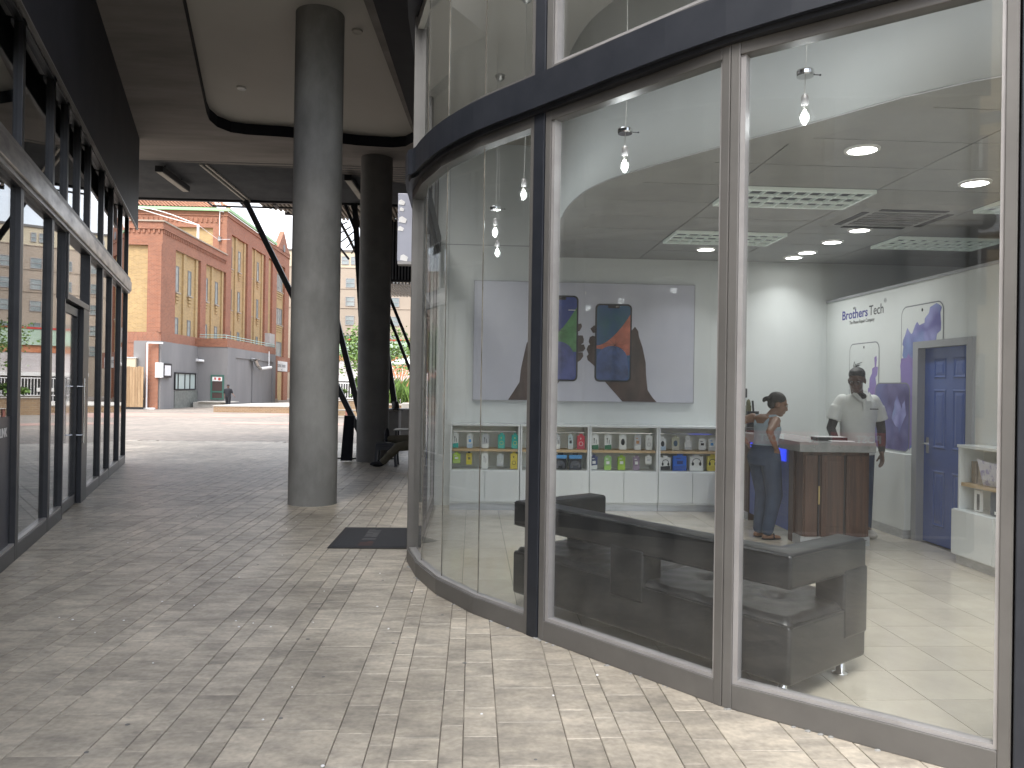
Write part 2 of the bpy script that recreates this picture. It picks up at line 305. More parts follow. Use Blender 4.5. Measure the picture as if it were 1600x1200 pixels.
def text(body, size, m_, name='lettering', parent=None, mw=None, depth=.002, bold=0, align='LEFT', sx=1):
    cu = bpy.data.curves.new(name, 'FONT'); cu.body = body; cu.size = size; cu.extrude = depth/2; cu.offset = bold; cu.align_x = align; cu.resolution_u = 3
    o = bpy.data.objects.new('tmp', cu); C.objects.link(o); bpy.context.view_layer.update()
    me = bpy.data.meshes.new_from_object(o.evaluated_get(bpy.context.evaluated_depsgraph_get())); bpy.data.objects.remove(o)
    me.transform(Matrix.Diagonal((sx,1,1,1))); me.transform(mw)
    off = Vector((0,0,0)); q = parent
    while q is not None: off += q.location; q = q.parent
    me.transform(Matrix.Translation(-off)); me.materials.clear(); me.materials.append(m_)
    o = bpy.data.objects.new(name, me); C.objects.link(o); o.parent = parent; return o
def frame_mw(origin, xdir, ydir):        # matrix putting text x along xdir, y along ydir
    x = Vector(xdir).normalized(); y = Vector(ydir).normalized(); z = x.cross(y)
    mm = Matrix((x, y, z)).transposed().to_4x4(); mm.translation = Vector(origin); return mm

def clip(poly, region):                  # Sutherland-Hodgman, region convex and counter-clockwise
    outp = poly
    for i in range(len(region)):
        a = region[i]; b = region[(i+1) % len(region)]; inp = outp; outp = []
        if not inp: break
        side = lambda p: (b[0]-a[0])*(p[1]-a[1])-(b[1]-a[1])*(p[0]-a[0])
        for j in range(len(inp)):
            p, q = inp[j], inp[(j+1) % len(inp)]; sp_, sq = side(p), side(q)
            if sp_ >= 0: outp.append(p)
            if sp_*sq < 0:
                t_ = sp_/(sp_-sq); outp.append((p[0]+(q[0]-p[0])*t_, p[1]+(q[1]-p[1])*t_))
    return outp
def area(p): return abs(sum(p[i][0]*p[(i+1)%len(p)][1]-p[(i+1)%len(p)][0]*p[i][1] for i in range(len(p))))/2 if len(p) > 2 else 0
def inside(p, region): return all((region[(i+1)%len(region)][0]-region[i][0])*(p[1]-region[i][1])-(region[(i+1)%len(region)][1]-region[i][1])*(p[0]-region[i][0]) >= 0 for i in range(len(region)))

# ------------------------------------------------------------------ ground, paving
def gz(y): return 0 if y < 20 else -(min(y, 55)-20)*.0114
S0, N4, N3, N2, N1 = (-.535,9.85), (-.532,6.71), (-.418,6.173), (-.235,5.663), (.032,5.187)
P0, P1, P2, P3, P4 = (.40,4.71), (1.235,3.67), (2.172,2.886), (3.25,2.24), (4.75,1.64)
FRONT = [S0, N4, N3, N2, N1, P0, P1, P2, P3, P4]
SHOP = [(6.6,1.2), (6.6,9.9), (-.535,9.9)] + FRONT[1:]
LA, LB = (-1.52,-.40), (-6.44,14.60)          # the other shopfront across the walkway
def lf(y): return LA[0]+(LB[0]-LA[0])*(y-LA[1])/(LB[1]-LA[1])

def plaza_mat():
    m_ = mat('plaza_paving', (.31,.265,.222), .75, col2=(.23,.203,.173), nscale=.25, detail=9, bump=.02, bscale=20)
    t = m_.node_tree; N = t.nodes; Lk = t.links.new; b = N['Principled BSDF']
    tcn = N.new('ShaderNodeTexCoord'); mpn = N.new('ShaderNodeMapping'); mpn.inputs['Rotation'].default_value = (0,0,R(90)); Lk(tcn.outputs['Object'], mpn.inputs[0])
    br = N.new('ShaderNodeTexBrick'); br.inputs['Scale'].default_value = 1; br.inputs['Brick Width'].default_value = .4; br.inputs['Row Height'].default_value = .2; br.inputs['Mortar Size'].default_value = .007
    br.inputs['Color1'].default_value = (1,1,1,1); br.inputs['Color2'].default_value = (.74,.74,.76,1); br.inputs['Mortar'].default_value = (.5,.5,.5,1); Lk(mpn.outputs[0], br.inputs['Vector'])
    src = b.inputs['Base Color'].links[0].from_socket; mm = N.new('ShaderNodeMix'); mm.data_type = 'RGBA'; mm.blend_type = 'MULTIPLY'; mm.inputs[0].default_value = 1
    Lk(src, mm.inputs[6]); Lk(br.outputs[0], mm.inputs[7]); Lk(mm.outputs[2], b.inputs['Base Color']); return m_
G['plaza'] = plaza_mat()
g = MB(); ys = [-300,-60,-20,0,20,24,28,32,36,40,45,50,55,90,400,900]; xs = [-600,-100,-40,-20,-10,0,10,40,100,600]
for y in ys:
    for x in xs: g.v.append((x, y, gz(y)-.02 if y < 20.2 else gz(y)))
for j in range(len(ys)-1):
    for i in range(len(xs)-1):
        if ys[j+1] <= 20: continue
        a = j*len(xs)+i; g.f.append([a,a+1,a+1+len(xs),a+len(xs)]); g.fm.append(0)
struct(g.build('plaza', G['plaza']))
g = MB()
for a, b in ((-300,-60),(-60,-4),(-4,20)): g.add([(-600,a,-.0075),(600,a,-.0075),(600,b,-.0075),(-600,b,-.0075)], [(0,1,2,3)])
walk = struct(g.build('pavement', G['joint']))
g = MB()
for x0,x1,y0,y1 in ((-60,-10.5,38.5,44.5),(-10,4,31.0,33.0),(-13,-9,44.5,46.5)):
    n_ = 6
    for k in range(n_):
        ya, yb = y0+(y1-y0)*k/n_, y0+(y1-y0)*(k+1)/n_
        g.add([(x0,ya,gz(ya)+.006),(x1,ya,gz(ya)+.006),(x1,yb,gz(yb)+.006),(x0,yb,gz(yb)+.006)], [(0,1,2,3)])
struct(g.build('red_paved_band', mat('red_paving', (.34,.2,.165), .75, col2=(.4,.27,.225), nscale=.8, detail=8)))
# shaded walkway: rows of 300/150/100/200/100/150 mm running away from the camera
ROWS = [(.30,(.4,.4,.4,.3)), (.15,(.3,.2,.4,.3)), (.10,(.4,.2,.3,.2)), (.20,(.4,.3,.2,.4)), (.10,(.3,.2,.4)), (.15,(.2,.3,.4))]
pav = []
for k in range(-11, 6):
    x = .131+k
    for wd, lens in ROWS:
        y = -3.6+random.random()*.3
        while y < 20:
            L = random.choice(lens); cx, cy_ = x+wd/2, y+L/2
            corners = [(x,y),(x+wd,y),(x+wd,y+L),(x,y+L)]
            if not all(inside((px+(.0 if px<0 else -.0), py), SHOP) for px, py in corners) and cx > lf(cy_)-.5 if cy_ < 14.8 else True:
                if not (cy_ > 9.9 and cx > 3.5): pav.append((x,y,wd,L))
            y += L
        x += wd
def paver(mb, x, y, wd, L):
    gp = .0021; b = .0022; x0, x1, y0, y1 = x+gp, x+wd-gp, y+gp, y+L-gp
    q = [random.uniform(-.0007,.0007) for _ in range(4)]
    if y+L > 19.9: q = [0]*4
    mb.add([(x0,y0,-.014),(x1,y0,-.014),(x1,y1,-.014),(x0,y1,-.014),(x0,y0,-.0022+q[0]),(x1,y0,-.0022+q[1]),(x1,y1,-.0022+q[2]),(x0,y1,-.0022+q[3]),
            (x0+b,y0+b,q[0]),(x1-b,y0+b,q[1]),(x1-b,y1-b,q[2]),(x0+b,y1-b,q[3])],
           [(0,1,5,4),(1,2,6,5),(2,3,7,6),(3,0,4,7),(4,5,9,8),(5,6,10,9),(6,7,11,10),(7,4,8,11),(8,9,10,11)])
def ssize(p):
    x,y,wd,L = p; cx, cy_ = x+wd/2, y+L/2
    if cy_ < 2.7 or abs(cx-.05*cy_) > .68*cy_ or inside((cx, cy_), SHOP): return 0
    return wd*L/cy_**3
pav.sort(key=ssize, reverse=True)
for p in pav[:300]:
    mb = MB(); paver(mb, *p); mb.build('paver', G['paver'], walk)
mb = MB()
for p in pav[300:]: paver(mb, *p)
tag(mb.build('paver_field', G['paver'], walk), kind='stuff')
mb = MB()                                             # small pale specks and dark gum spots trodden on the paving
for _ in range(70):
    x, y = random.uniform(-4,1), random.uniform(2.8,9)
    if inside((x,y), SHOP) or x < lf(y)+.2: continue
    r_ = random.uniform(.004,.009); mb.lathe((x,y,.0015), [(r_,0),(r_*.8,.003),(.0005,.004)], 6)
tag(mb.build('litter', G['paper']), 'tiny white scraps of litter scattered over the paving', 'litter', kind='stuff')

mb = MB()
for _ in range(24):
    x, y = random.uniform(-3.5,1.2), random.uniform(2.9,9.5)
    if inside((x,y), SHOP) or x < lf(y)+.3: continue
    r_ = random.uniform(.007,.014); mb.lathe((x,y,.0008), [(r_,0),(r_*.85,.0009),(.0005,.0012)], 9)
tag(mb.build('chewing_gum', G['concrete_dark']), 'flat dark spots of old chewing gum trodden into the paving', 'chewing gum', kind='stuff')

# ------------------------------------------------------------------ shop: floor, walls, ceilings
inner = []
fl = MB(); REG = SHOP
fl.prism([(p[0], p[1]) for p in REG], -.01, .006); floor = struct(fl.build('floor', G['grout']))
TS = .39; INN = [(4.6,1.75),(4.6,9.8),(-.47,9.8),(-.47,6.72),(-.35,6.2),(-.17,5.7),(.09,5.24),(.45,4.77),(1.26,3.75),(2.18,2.97),(3.23,2.35)]
cut = []
i0 = 0
for i in range(-9, 8):
    for j in range(-5, 18):
        x0, y0 = 2.67+i*TS, 3.31+j*TS; e = .0022
        poly = clip([(x0+e,y0+e),(x0+TS-e,y0+e),(x0+TS-e,y0+TS-e),(x0+e,y0+TS-e)], INN)
        if area(poly) > .002:
            mb = MB(); mb.prism(poly, .004, .0105+random.uniform(-.0002,.0002)); mb.build('tile', G['tile'], floor)
wb = MB(); wb.box(-.62,6.6,9.8,10.0,0,4.75); back = struct(wb.build('wall', G['wall']))
wb = MB(); wb.box(6.5,6.6,1.2,9.8,0,4.75); struct(wb.build('wall', G['wall']))
wb = MB(); wb.box(4.6,6.5,1.2,1.3,0,4.75); struct(wb.build('wall', G['wall']))
# partition with the door opening (door Y 6.9-7.7), 2.70 m high with a capping
pt = MB(); pt.box(4.6,4.72,7.74,9.8,0,2.68); pt.box(4.6,4.72,1.3,6.86,0,2.68); pt.box(4.6,4.72,6.86,7.74,2.03,2.68)
pt.box(4.505,4.6,7.78,9.8,.1,.885)
part_wall = tag(pt.build('partition_wall', G['print_white']), kind='structure')
MB().box(4.585,4.735,1.3,9.8,2.68,2.71).build('capping', G['jamb'], part_wall)
sk = MB(); sk.box(4.50,4.6,7.80,9.8,.011,.1); sk.box(4.59,4.6,6.3,6.84,.011,.1); sk.build('skirting', G['plinth'], part_wall)
# door
dr = thing('blue_panel_door', 'blue six panel interior door standing closed in the white partition', 'door', (4.62,7.28,0))
MB().box(4.65,4.69,6.91,7.69,.02,1.99).build('leaf', G['blue_door'], dr)
def panel(y0,y1,z0,z1):
    q = MB(); o_ = 4.65; d_ = .009; s_ = .03
    q.add([(o_-.002,y0,z0),(o_-.002,y1,z0),(o_-.002,y1,z1),(o_-.002,y0,z1),(o_-d_,y0+.012,z0+.012),(o_-d_,y1-.012,z0+.012),(o_-d_,y1-.012,z1-.012),(o_-d_,y0+.012,z1-.012),
           (o_-.001,y0+s_,z0+s_),(o_-.001,y1-s_,z0+s_),(o_-.001,y1-s_,z1-s_),(o_-.001,y0+s_,z1-s_),(o_-.008,y0+s_+.03,z0+s_+.03),(o_-.008,y1-s_-.03,z0+s_+.03),(o_-.008,y1-s_-.03,z1-s_-.03),(o_-.008,y0+s_+.03,z1-s_-.03)],
          [(0,1,5,4),(1,2,6,5),(2,3,7,6),(3,0,4,7),(4,5,9,8),(5,6,10,9),(6,7,11,10),(7,4,8,11),(8,9,13,12),(9,10,14,13),(10,11,15,14),(11,8,12,15),(12,13,14,15)])
    q.build('panel', G['blue_door'], dr)
for y0,y1 in ((7.02,7.22),(7.33,7.53)):
    for z0,z1 in ((1.68,1.88),(.98,1.57),(.20,.76)): panel(y0,y1,z0,z1)
h_ = MB(); h_.box(4.643,4.65,7.60,7.645,.92,1.08); h_.tube((4.645,7.62,1.02),(4.59,7.62,1.02),.009); h_.tube((4.592,7.625,1.02),(4.592,7.52,1.015),.009); h_.build('handle', G['chrome'], dr)
fr = MB(); fr.box(4.57,4.74,7.69,7.78,0,2.06); fr.box(4.57,4.74,6.82,6.91,0,2.06); fr.box(4.57,4.74,6.91,7.69,1.99,2.06); fr.build('door_frame', G['jamb'], dr)

# ceiling of vinyl tiles with a curved edge; the ceiling void above the window is higher
EDGE = [(4.9,2.86),(3.7,3.33),(2.64,3.97),(2.06,4.70),(1.69,5.16),(1.29,5.72),(1.05,6.12),(.92,6.5),(.85,7.0),(.84,7.57),(.87,8.6),(.95,9.8)]
CE = [(6.5,2.5),(6.5,9.8)] + EDGE[::-1]
cb = MB(); cb.prism(CE, 3.206, 3.30); ceil_ = struct(cb.build('ceiling', G['ceil_grid']))
CI = [(6.5,2.7),(6.5,9.8),(1.12,9.8),(1.04,8.6),(1.01,7.57),(1.02,7.0),(1.09,6.55),(1.21,6.2),(1.44,5.82),(1.83,5.27),(2.19,4.82),(2.75,4.12),(3.77,3.5),(4.95,3.03)]
holes = [(2.1,6.15),(2.1,7.95),(4.5,7.95),(4.5,6.15)]
for i in range(-1, 6):
    for j in range(3, 17):
        x0, y0 = .9+i*1.2, .15+j*.6
        if any(abs(x0-a)<.05 and abs(y0-b)<.05 for a,b in holes): continue
        e = .006; poly = clip([(x0+e,y0+e),(x0+1.2-e,y0+e),(x0+1.2-e,y0+.6-e),(x0+e,y0+.6-e)], CI)
        if area(poly) > .01:
            mb = MB(); mb.prism(poly, 3.2-random.uniform(0,.002), 3.205); mb.build('ceiling_tile', G['ceil'], ceil_)
bm_ = MB()                                            # plain margin that follows the curve
n = len(EDGE); INN2 = CI[::-1][:n]
def ribbon(mb, nodes, z0, z1, t0, t1):
    k = len(nodes); L = []
    for i in range(k):
        ds = []
        if i > 0: ds.append(Vector((nodes[i][0]-nodes[i-1][0], nodes[i][1]-nodes[i-1][1])).normalized())
        if i < k-1: ds.append(Vector((nodes[i+1][0]-nodes[i][0], nodes[i+1][1]-nodes[i][1])).normalized())
        ns = [Vector((d.y,-d.x)) for d in ds]; nn_ = sum(ns, Vector((0,0))).normalized(); L.append(nn_/max(.5, nn_.dot(ns[0])))
    pts = []
    for i in range(k):
        for t_, z in ((t0,z0),(t1,z0),(t1,z1),(t0,z1)): pts.append((nodes[i][0]+L[i].x*t_, nodes[i][1]+L[i].y*t_, z))
    fs = [(a*4+c, a*4+(c+1)%4, (a+1)*4+(c+1)%4, (a+1)*4+c) for a in range(k-1) for c in range(4)] + [(0,1,2,3), tuple(4*(k-1)+c for c in (3,2,1,0))]
    return mb.add(pts, fs)
def smooth_nodes(nodes, k=4):
    outp = []
    for i in range(len(nodes)-1):
        p0 = Vector(nodes[max(i-1,0)]); p1 = Vector(nodes[i]); p2 = Vector(nodes[i+1]); p3 = Vector(nodes[min(i+2,len(nodes)-1)])
        for s_ in range(k):
            t_ = s_/k; q = .5*((2*p1)+(-p0+p2)*t_+(2*p0-5*p1+4*p2-p3)*t_*t_+(-p0+3*p1-3*p2+p3)*t_**3); outp.append((q.x,q.y))
    return outp+[nodes[-1]]
ES = smooth_nodes(EDGE[::-1], 4)
bm_ = MB(); ribbon(bm_, ES, 3.207, 4.65, -.10, 0); bulk = tag(bm_.build('bulkhead', G['wall'], smooth=False), kind='structure')
bulk['label'] = 'white curved bulkhead above the window'
for p in bulk.data.polygons: p.use_smooth = abs(p.normal.z) < .5
bm_ = MB(); ribbon(bm_, smooth_nodes(EDGE[::-1],3), 3.196, 3.205, -.27, 0); bm_.build('margin', G['ceil'], ceil_)
uc = MB(); uc.prism([(p[0],p[1]) for p in REG], 4.62, 4.75); struct(uc.build('ceiling', G['recess']))
lt_ = mat('vent_slot', (.02,.02,.022), .6)
# panel joints on the tall wall
jj = MB(); jj.box(-.47,.85,9.797,9.8,3.325,3.335); jj.box(-.33,-.325,9.797,9.8,1.1,4.6); jj.build('panel_joint', G['jamb'], back)

# ------------------------------------------------------------------ curved shopfront
sf = thing('curved_shopfront', 'curved glass shopfront with taupe frames and a dark navy transom beam', 'shopfront', (.4,4.71,0))
mb = MB(); ribbon(mb, smooth_nodes(FRONT[:], 4), 3.23, 3.43, -.10, .075)
tb = mb.build('transom_beam', G['navy'], sf)
mb = MB(); ribbon(mb, smooth_nodes(FRONT, 4), 3.205, 3.23, -.08, .045); mb.build('beam_lip', G['frame_dark'], sf)
mb = MB(); ribbon(mb, smooth_nodes(FRONT, 4), 4.72, 5.0, -.10, .08); mb.build('head_beam', G['navy'], sf)
for P in (P0, P2, P4):
    d_ = Vector((.64,-.77)) if P == P0 else (Vector((.83,-.56)) if P == P2 else Vector((.93,-.36)))
    a = (P[0]-d_.x*.045, P[1]-d_.y*.045); b = (P[0]+d_.x*.045, P[1]+d_.y*.045)
    MB().seg(a, b, 0, 4.72, -.10, .028).build('corner_post', G['navy'], sf, bevel=.004)
def window(parent, a, b, z0, z1, jl=.055, jr=.055, rail=.12, head=.06, dep=(-.06,.02), fm=None, bead=True, glass=None, gt=-.03):
    a = Vector(a); b = Vector(b); d = (b-a).normalized(); fm = fm or G['frame']
    q = MB()
    q.seg(a, a+d*jl, z0, z1, *dep); q.seg(b-d*jr, b, z0, z1, *dep)
    q.seg(a+d*jl, b-d*jr, z0, z0+rail, dep[0]+.002, dep[1]-.001); q.seg(a+d*jl, b-d*jr, z1-head, z1, dep[0]+.002, dep[1]-.001)
    fr_ = q.build('window_frame', fm, parent, bevel=.004)
    ia, ib = a+d*jl, b-d*jr; zz0, zz1 = z0+rail, z1-head
    if bead:
        q = MB(); w_ = .024; t_ = (dep[0]+.012, dep[1]-.014)
        q.seg(ia, ia+d*w_, zz0, zz1, *t_); q.seg(ib-d*w_*.6, ib, zz0, zz1, *t_); q.seg(ia+d*w_, ib-d*w_*.6, zz0, zz0+.018, *t_)
        q.build('glazing_bead', G['frame_light'], fr_)
    q = MB(); q.seg(ia-d*.01, ib+d*.01, zz0-.01, zz1+.01, gt-.004, gt+.004); q.build('glass_pane', glass or G['glass'], fr_)
    return fr_
sh = lambda p, q, t_: (p[0]+(q[0]-p[0])*t_/math.dist(p,q), p[1]+(q[1]-p[1])*t_/math.dist(p,q))
main = [(P0,P1,.05,0),(P1,P2,0,.05),(P2,P3,.05,0),(P3,P4,0,.05)]
for a, b, ea, eb in main:
    aa, bb = sh(a,b,ea), sh(b,a,eb)
    window(sf, aa, bb, 0, 3.205, jl=.046, jr=.046)
    window(sf, aa, bb, 3.43, 4.72, rail=.05, head=.05)
# curved part: faceted rail and head, four panes butted together
curve = [N4,N3,N2,N1,P0]; cv = curve[:-1]+[sh(P0,N1,.05)]
mb = MB(); ribbon(mb, cv, 0, .115, -.06, .02); rl = mb.build('bottom_rail', G['frame'], sf, bevel=.004)
mb = MB(); ribbon(mb, cv, .115, .130, -.05, .004); mb.build('glazing_bead', G['frame_light'], rl)
mb = MB(); ribbon(mb, cv, 3.14, 3.205, -.06, .02); mb.build('head_rail', G['frame'], sf)
mb = MB(); ribbon(mb, cv, 3.43, 3.48, -.06, .02); mb.build('bottom_rail', G['frame'], sf)
for k in range(4):
    a, b = cv[k], cv[k+1]
    for z0, z1 in ((.12,3.15),(3.47,4.73)):
        q = MB(); q.seg(sh(a,b,.003), sh(b,a,.003), z0, z1, -.034, -.026); q.build('glass_pane', G['glass'], sf)
        if k:
            q = MB(); q.seg(sh(a,b,-.0018), sh(a,b,.0018), z0, z1, -.032, -.025); q.build('silicone_joint', G['joint'], sf)
e_ = sh(P0,N1,.05); MB().seg(sh(e_,N1,.028), e_, 0, 4.72, -.06, .022).build('jamb', G['frame'], sf)
MB().seg(sh(N4,S0,.035), sh(N4,N3,.035), 0, 4.72, -.08, .024).build('corner_mullion', G['frame'], sf, bevel=.004)
# side with the entrance
sd0, sd1 = (-.534,8.30), (-.534,7.20)
window(sf, S0, sd0, 0, 3.205, fm=G['frame_dark']); window(sf, sd1, sh(N4,S0,.04), 0, 3.205, jl=.04, jr=.02, fm=G['frame_dark'])
window(sf, S0, sd0, 3.43, 4.72, rail=.05); window(sf, sd0, sh(N4,S0,.04), 3.43, 4.72, rail=.05)
window(sf, sd0, sd1, 2.35, 3.205, rail=.05, fm=G['frame_dark'])
dl = window(sf, sh(sd0,sd1,.01), sh(sd1,sd0,.01), .012, 2.34, rail=.1, head=.08, fm=G['frame_dark'], bead=False); dl.name = 'glazed_door'
for t_ in (.05,-.09):
    q = MB(); x_ = -.534-t_; q.tube((x_,7.40,.75),(x_,7.40,1.65),.014); 
    for z in (.85,1.5): q.tube((x_,7.40,z),(-.52,7.40,z),.009)
    q.build('pull_handle', G['chrome'], dl)
# rough mortar crumbs under the rail
mb = MB()
for a, b in zip(FRONT[1:-1], FRONT[2:]):
    L = math.dist(a,b)
    for k in range(int(L*9)):
        p = sh(a,b,random.uniform(0,L)); nx, ny = (b[1]-a[1])/L, -(b[0]-a[0])/L; o_ = random.uniform(.02,.034); r_ = random.uniform(.004,.011)
        mb.ball((p[0]+nx*o_, p[1]+ny*o_, .001), r_*1.5, r_, r_*.6, 6, 4)
tag(mb.build('mortar_crumbs', G['concrete'], sf), kind='stuff')
# storeys above the shop
ub = thing('upper_storeys', 'dark storeys of the building above the curved glass shopfront', 'building', (3,6,5))
mb = MB(); mb.prism([(p[0],p[1]) for p in SHOP], 5.0, 6.0); mb.build('fascia', G['fascia'], ub)
mb = MB(); mb.prism([(6.6,1.0),(6.6,22.0),(2.5,22.0),(-.6,9.9)]+[(p[0]-.05,p[1]-.06) for p in FRONT[1:]], 6.0, 13); mb.build('wall', G['beige_plaster'], ub)
mb = MB(); mb.box(1.2,6.6,10.0,22,0,6.0); mb.build('wall', G['concrete_dark'], ub)

# ------------------------------------------------------------------ shopfront across the walkway
lt = thing('straight_shopfront', 'long dark framed shopfront lining the far side of the walkway', 'shopfront', (lf(7),7,0))
YS = [-.40,.9,2.2,3.5,4.8,5.6,6.70,7.95,8.67,10.20,11.40,12.40,13.60,14.60]
PL = lambda y: Vector((lf(y), y))
dirL = (PL(10)-PL(0)).normalized()
for i in range(len(YS)-1):
    a, b = PL(YS[i]), PL(YS[i+1])
    if abs(YS[i]-8.67) > .01:
        window(lt, a, b, 0, 3.23, jl=.052, jr=.052, rail=.13, head=.09, dep=(-.055,.014), fm=G['frame_dark'], bead=False, glass=G['coated_glass'])
        q = MB(); q.seg(a+dirL*.053, b-dirL*.053, .131, .15, -.05, .008); q.build('sill', G['frame_light'], lt)
    ys2 = [YS[i], YS[i+1]] if YS[i+1]-YS[i] < 1.4 else [YS[i], (YS[i]+YS[i+1])/2, YS[i+1]]
    for c_ in range(len(ys2)-1):
        window(lt, PL(ys2[c_]), PL(ys2[c_+1]), 3.43, 4.64, jl=.045, jr=.045, rail=.05, head=.10, dep=(-.05,.01), fm=G['frame_dark'], bead=False, glass=G['coated_glass'])
        q = MB(); q.seg(PL(ys2[c_])+dirL*.07, PL(ys2[c_+1])-dirL*.07, 4.56, 4.60, -.06, .06); q.build('head_trim', G['frame_light'], lt)
a, b = PL(-.45), PL(14.62)
MB().seg(a, b, 3.185, 3.365, -.1, .07).build('transom_band', mat('weathered_metal_band', (.34,.32,.30), .34, .7, col2=(.16,.15,.15), nscale=4, stretch=(1,.6,2), rvar=.12), lt, bevel=.01)
MB().seg(a, b, 3.15, 3.185, -.1, .045).build('band_lip', G['frame_light'], lt)
MB().seg(a, b, 3.365, 3.43, -.1, .05).build('band_lip', G['frame'], lt)
MB().seg(a, PL(14.62), 4.36, 6.9, .135, .16).build('fascia', G['fascia'], lt, bevel=.004); MB().seg(a, b, 4.66, 6.9, -.1, .03).build('upper_wall', G['fascia'], lt)
MB().seg(a, b, 4.345, 4.36, .13, .165).build('fascia_lip', G['frame'], lt)
# recessed doorway
a, b = PL(8.67), PL(10.20)
window(lt, a, b, 2.42, 3.23, jl=.06, jr=.06, rail=.07, head=.09, dep=(-.09,.03), fm=G['frame_dark'], bead=False)
MB().seg(b-dirL*.42, b-dirL*.0, 0, 2.42, -.09, .02).build('door_pier', G['navy'], lt)
dl = window(lt, a+dirL*.09, b-dirL*.43, .012, 2.40, jl=.09, jr=.09, rail=.12, head=.1, dep=(-.08,-.03), fm=G['frame_dark'], bead=False, glass=G['dark_glass'], gt=-.055); dl.name = 'glazed_door'
nL = Vector((dirL.y, -dirL.x)); q = MB()
for off in (.09,):
    c_ = b-dirL*.50; p_ = Vector((c_.x+nL.x*off*.6, c_.y+nL.y*off*.6)); q.tube((p_.x,p_.y,.75),(p_.x,p_.y,1.55),.013)
    for z in (.85,1.45): q.tube((p_.x,p_.y,z),(c_.x-nL.x*.05,c_.y-nL.y*.05,z),.008)
q.build('pull_handle', G['chrome'], dl)
# its rooms: dark, bare
bx_ = MB(); o1 = 2.6
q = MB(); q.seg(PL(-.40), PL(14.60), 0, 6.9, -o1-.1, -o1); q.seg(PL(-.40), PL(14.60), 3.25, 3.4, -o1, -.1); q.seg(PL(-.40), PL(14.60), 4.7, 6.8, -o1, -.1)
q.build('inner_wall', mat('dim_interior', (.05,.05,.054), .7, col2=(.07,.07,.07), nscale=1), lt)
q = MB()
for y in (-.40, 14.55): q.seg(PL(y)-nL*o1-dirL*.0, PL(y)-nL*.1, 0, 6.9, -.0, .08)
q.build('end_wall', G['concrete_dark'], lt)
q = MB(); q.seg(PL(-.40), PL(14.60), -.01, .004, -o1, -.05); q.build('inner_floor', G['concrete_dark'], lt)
# POST LINK band stuck on its glass beside the camera
stk = MB(); a, b = PL(.35), PL(2.15); stk.seg(a, b, 1.005, 1.135, -.025, -.0235)
bnd = tag(stk.build('sticker_band', G['red_paint']), 'red adhesive band lettered POST LINK on the dark framed shopfront', 'sticker')
for k, wd_ in enumerate(('POST', 'LINK', 'POST', 'LINK')):
    o3 = PL(.35)+dirL*(.04+.46*k); text(wd_, .10, G['paper'], 'lettering', bnd, frame_mw((o3.x-nL.x*.0215, o3.y-nL.y*.0215, 1.035), (dirL.x,dirL.y,0), (0,0,1)), bold=.004)
ps = MB(); p = PL(6.45); ps.seg(PL(5.75), PL(6.58), .14, 1.22, -.024, -.022)
poster_b = tag(ps.build('door_poster', mat('navy_print', (.012,.016,.035), .4)), 'navy window sticker with pale lettering at the far left edge', 'sticker')
p = PL(6.28); text('LINK', .10, G['paper'], 'lettering', poster_b, frame_mw((p.x-nL.x*.0215, p.y-nL.y*.0215, 1.06), (dirL.x,dirL.y,0), (0,0,1)), bold=.003)

# ------------------------------------------------------------------ canopy over the walkway
cn = thing('canopy', 'deep concrete canopy roof spanning the walkway between the two shopfronts', 'canopy', (-3,12,6.05))
def filled(name, outer, holes_, z, mat_, parent, flip=True):
    bm = bmesh.new(); es = []
    for loop in [outer]+holes_:
        vs2 = [bm.verts.new((x-parent.location.x, y-parent.location.y, z-parent.location.z)) for x, y in loop]
        es += [bm.edges.new((vs2[i], vs2[(i+1)%len(vs2)])) for i in range(len(vs2))]
    bmesh.ops.triangle_fill(bm, edges=es, use_beauty=True)
    for fc in bm.faces:
        if fc.normal.z > 0: fc.normal_flip()
    me = bpy.data.meshes.new(name); bm.to_mesh(me); bm.free(); me.materials.append(mat_)
    o = bpy.data.objects.new(name, me); C.objects.link(o); o.parent = parent; return o
far = [(2.4,18.2),(-.6,17.75),(-1.4,17.45),(-1.93,17.10),(-2.9,16.65),(-3.9,16.3),(-6.9,16.05),(-9.8,15.9)]
OUT = [(-9.8,7.6),(-.545,7.6),(-.545,9.95),(2.4,9.95)] + far
REC = [(-3.08,7.9),(-1.39,7.9),(-1.36,9.1),(-1.18,13.2),(-1.14,13.9),(-1.18,14.35),(-1.35,14.62),(-1.6,14.72),(-2.24,14.66),(-3.47,14.30),(-4.2,14.22),(-4.45,14.12),(-4.60,13.85),(-4.62,13.5),(-4.55,13.15),(-3.51,9.27)]
filled('soffit', OUT, [REC], 6.05, G['soffit'], cn)
filled('recess_panel', REC, [], 6.25, G['recess'], cn)
q = MB(); k = len(REC)
q.add([(x,y,6.05) for x,y in REC]+[(x,y,6.25) for x,y in REC], [(i,(i+1)%k,k+(i+1)%k,k+i) for i in range(k)]); q.build('recess_edge', G['fascia'], cn)  # recess sides near black: their shade is put into the colour
filled('dark_soffit', [(-1.29,7.7),(-.56,7.7),(-.56,17.4),(-1.05,17.4),(-1.12,14.4),(-1.12,13.2)], [], 6.046, G['fascia'], cn)
q = MB(); q.prism(OUT, 6.32, 7.0); q.build('roof_slab', G['concrete_dark'], cn)
q = MB(); q.box(-9.8,-.56,8.2,19.2,7.0,13.5); q.build('storeys_above', G['beige_plaster'], cn)
q = MB(); ribbon(q, [(-9.8,7.6),(-.545,7.6)], 6.045, 6.32, -.1, .02); ribbon(q, far[::-1], 6.045, 6.32, -.02, .0); q.build('slab_edge', G['concrete_dark'], cn)
q = MB()                                              # ribbed soffit beyond: shallow battens across the walk
y = 16.0
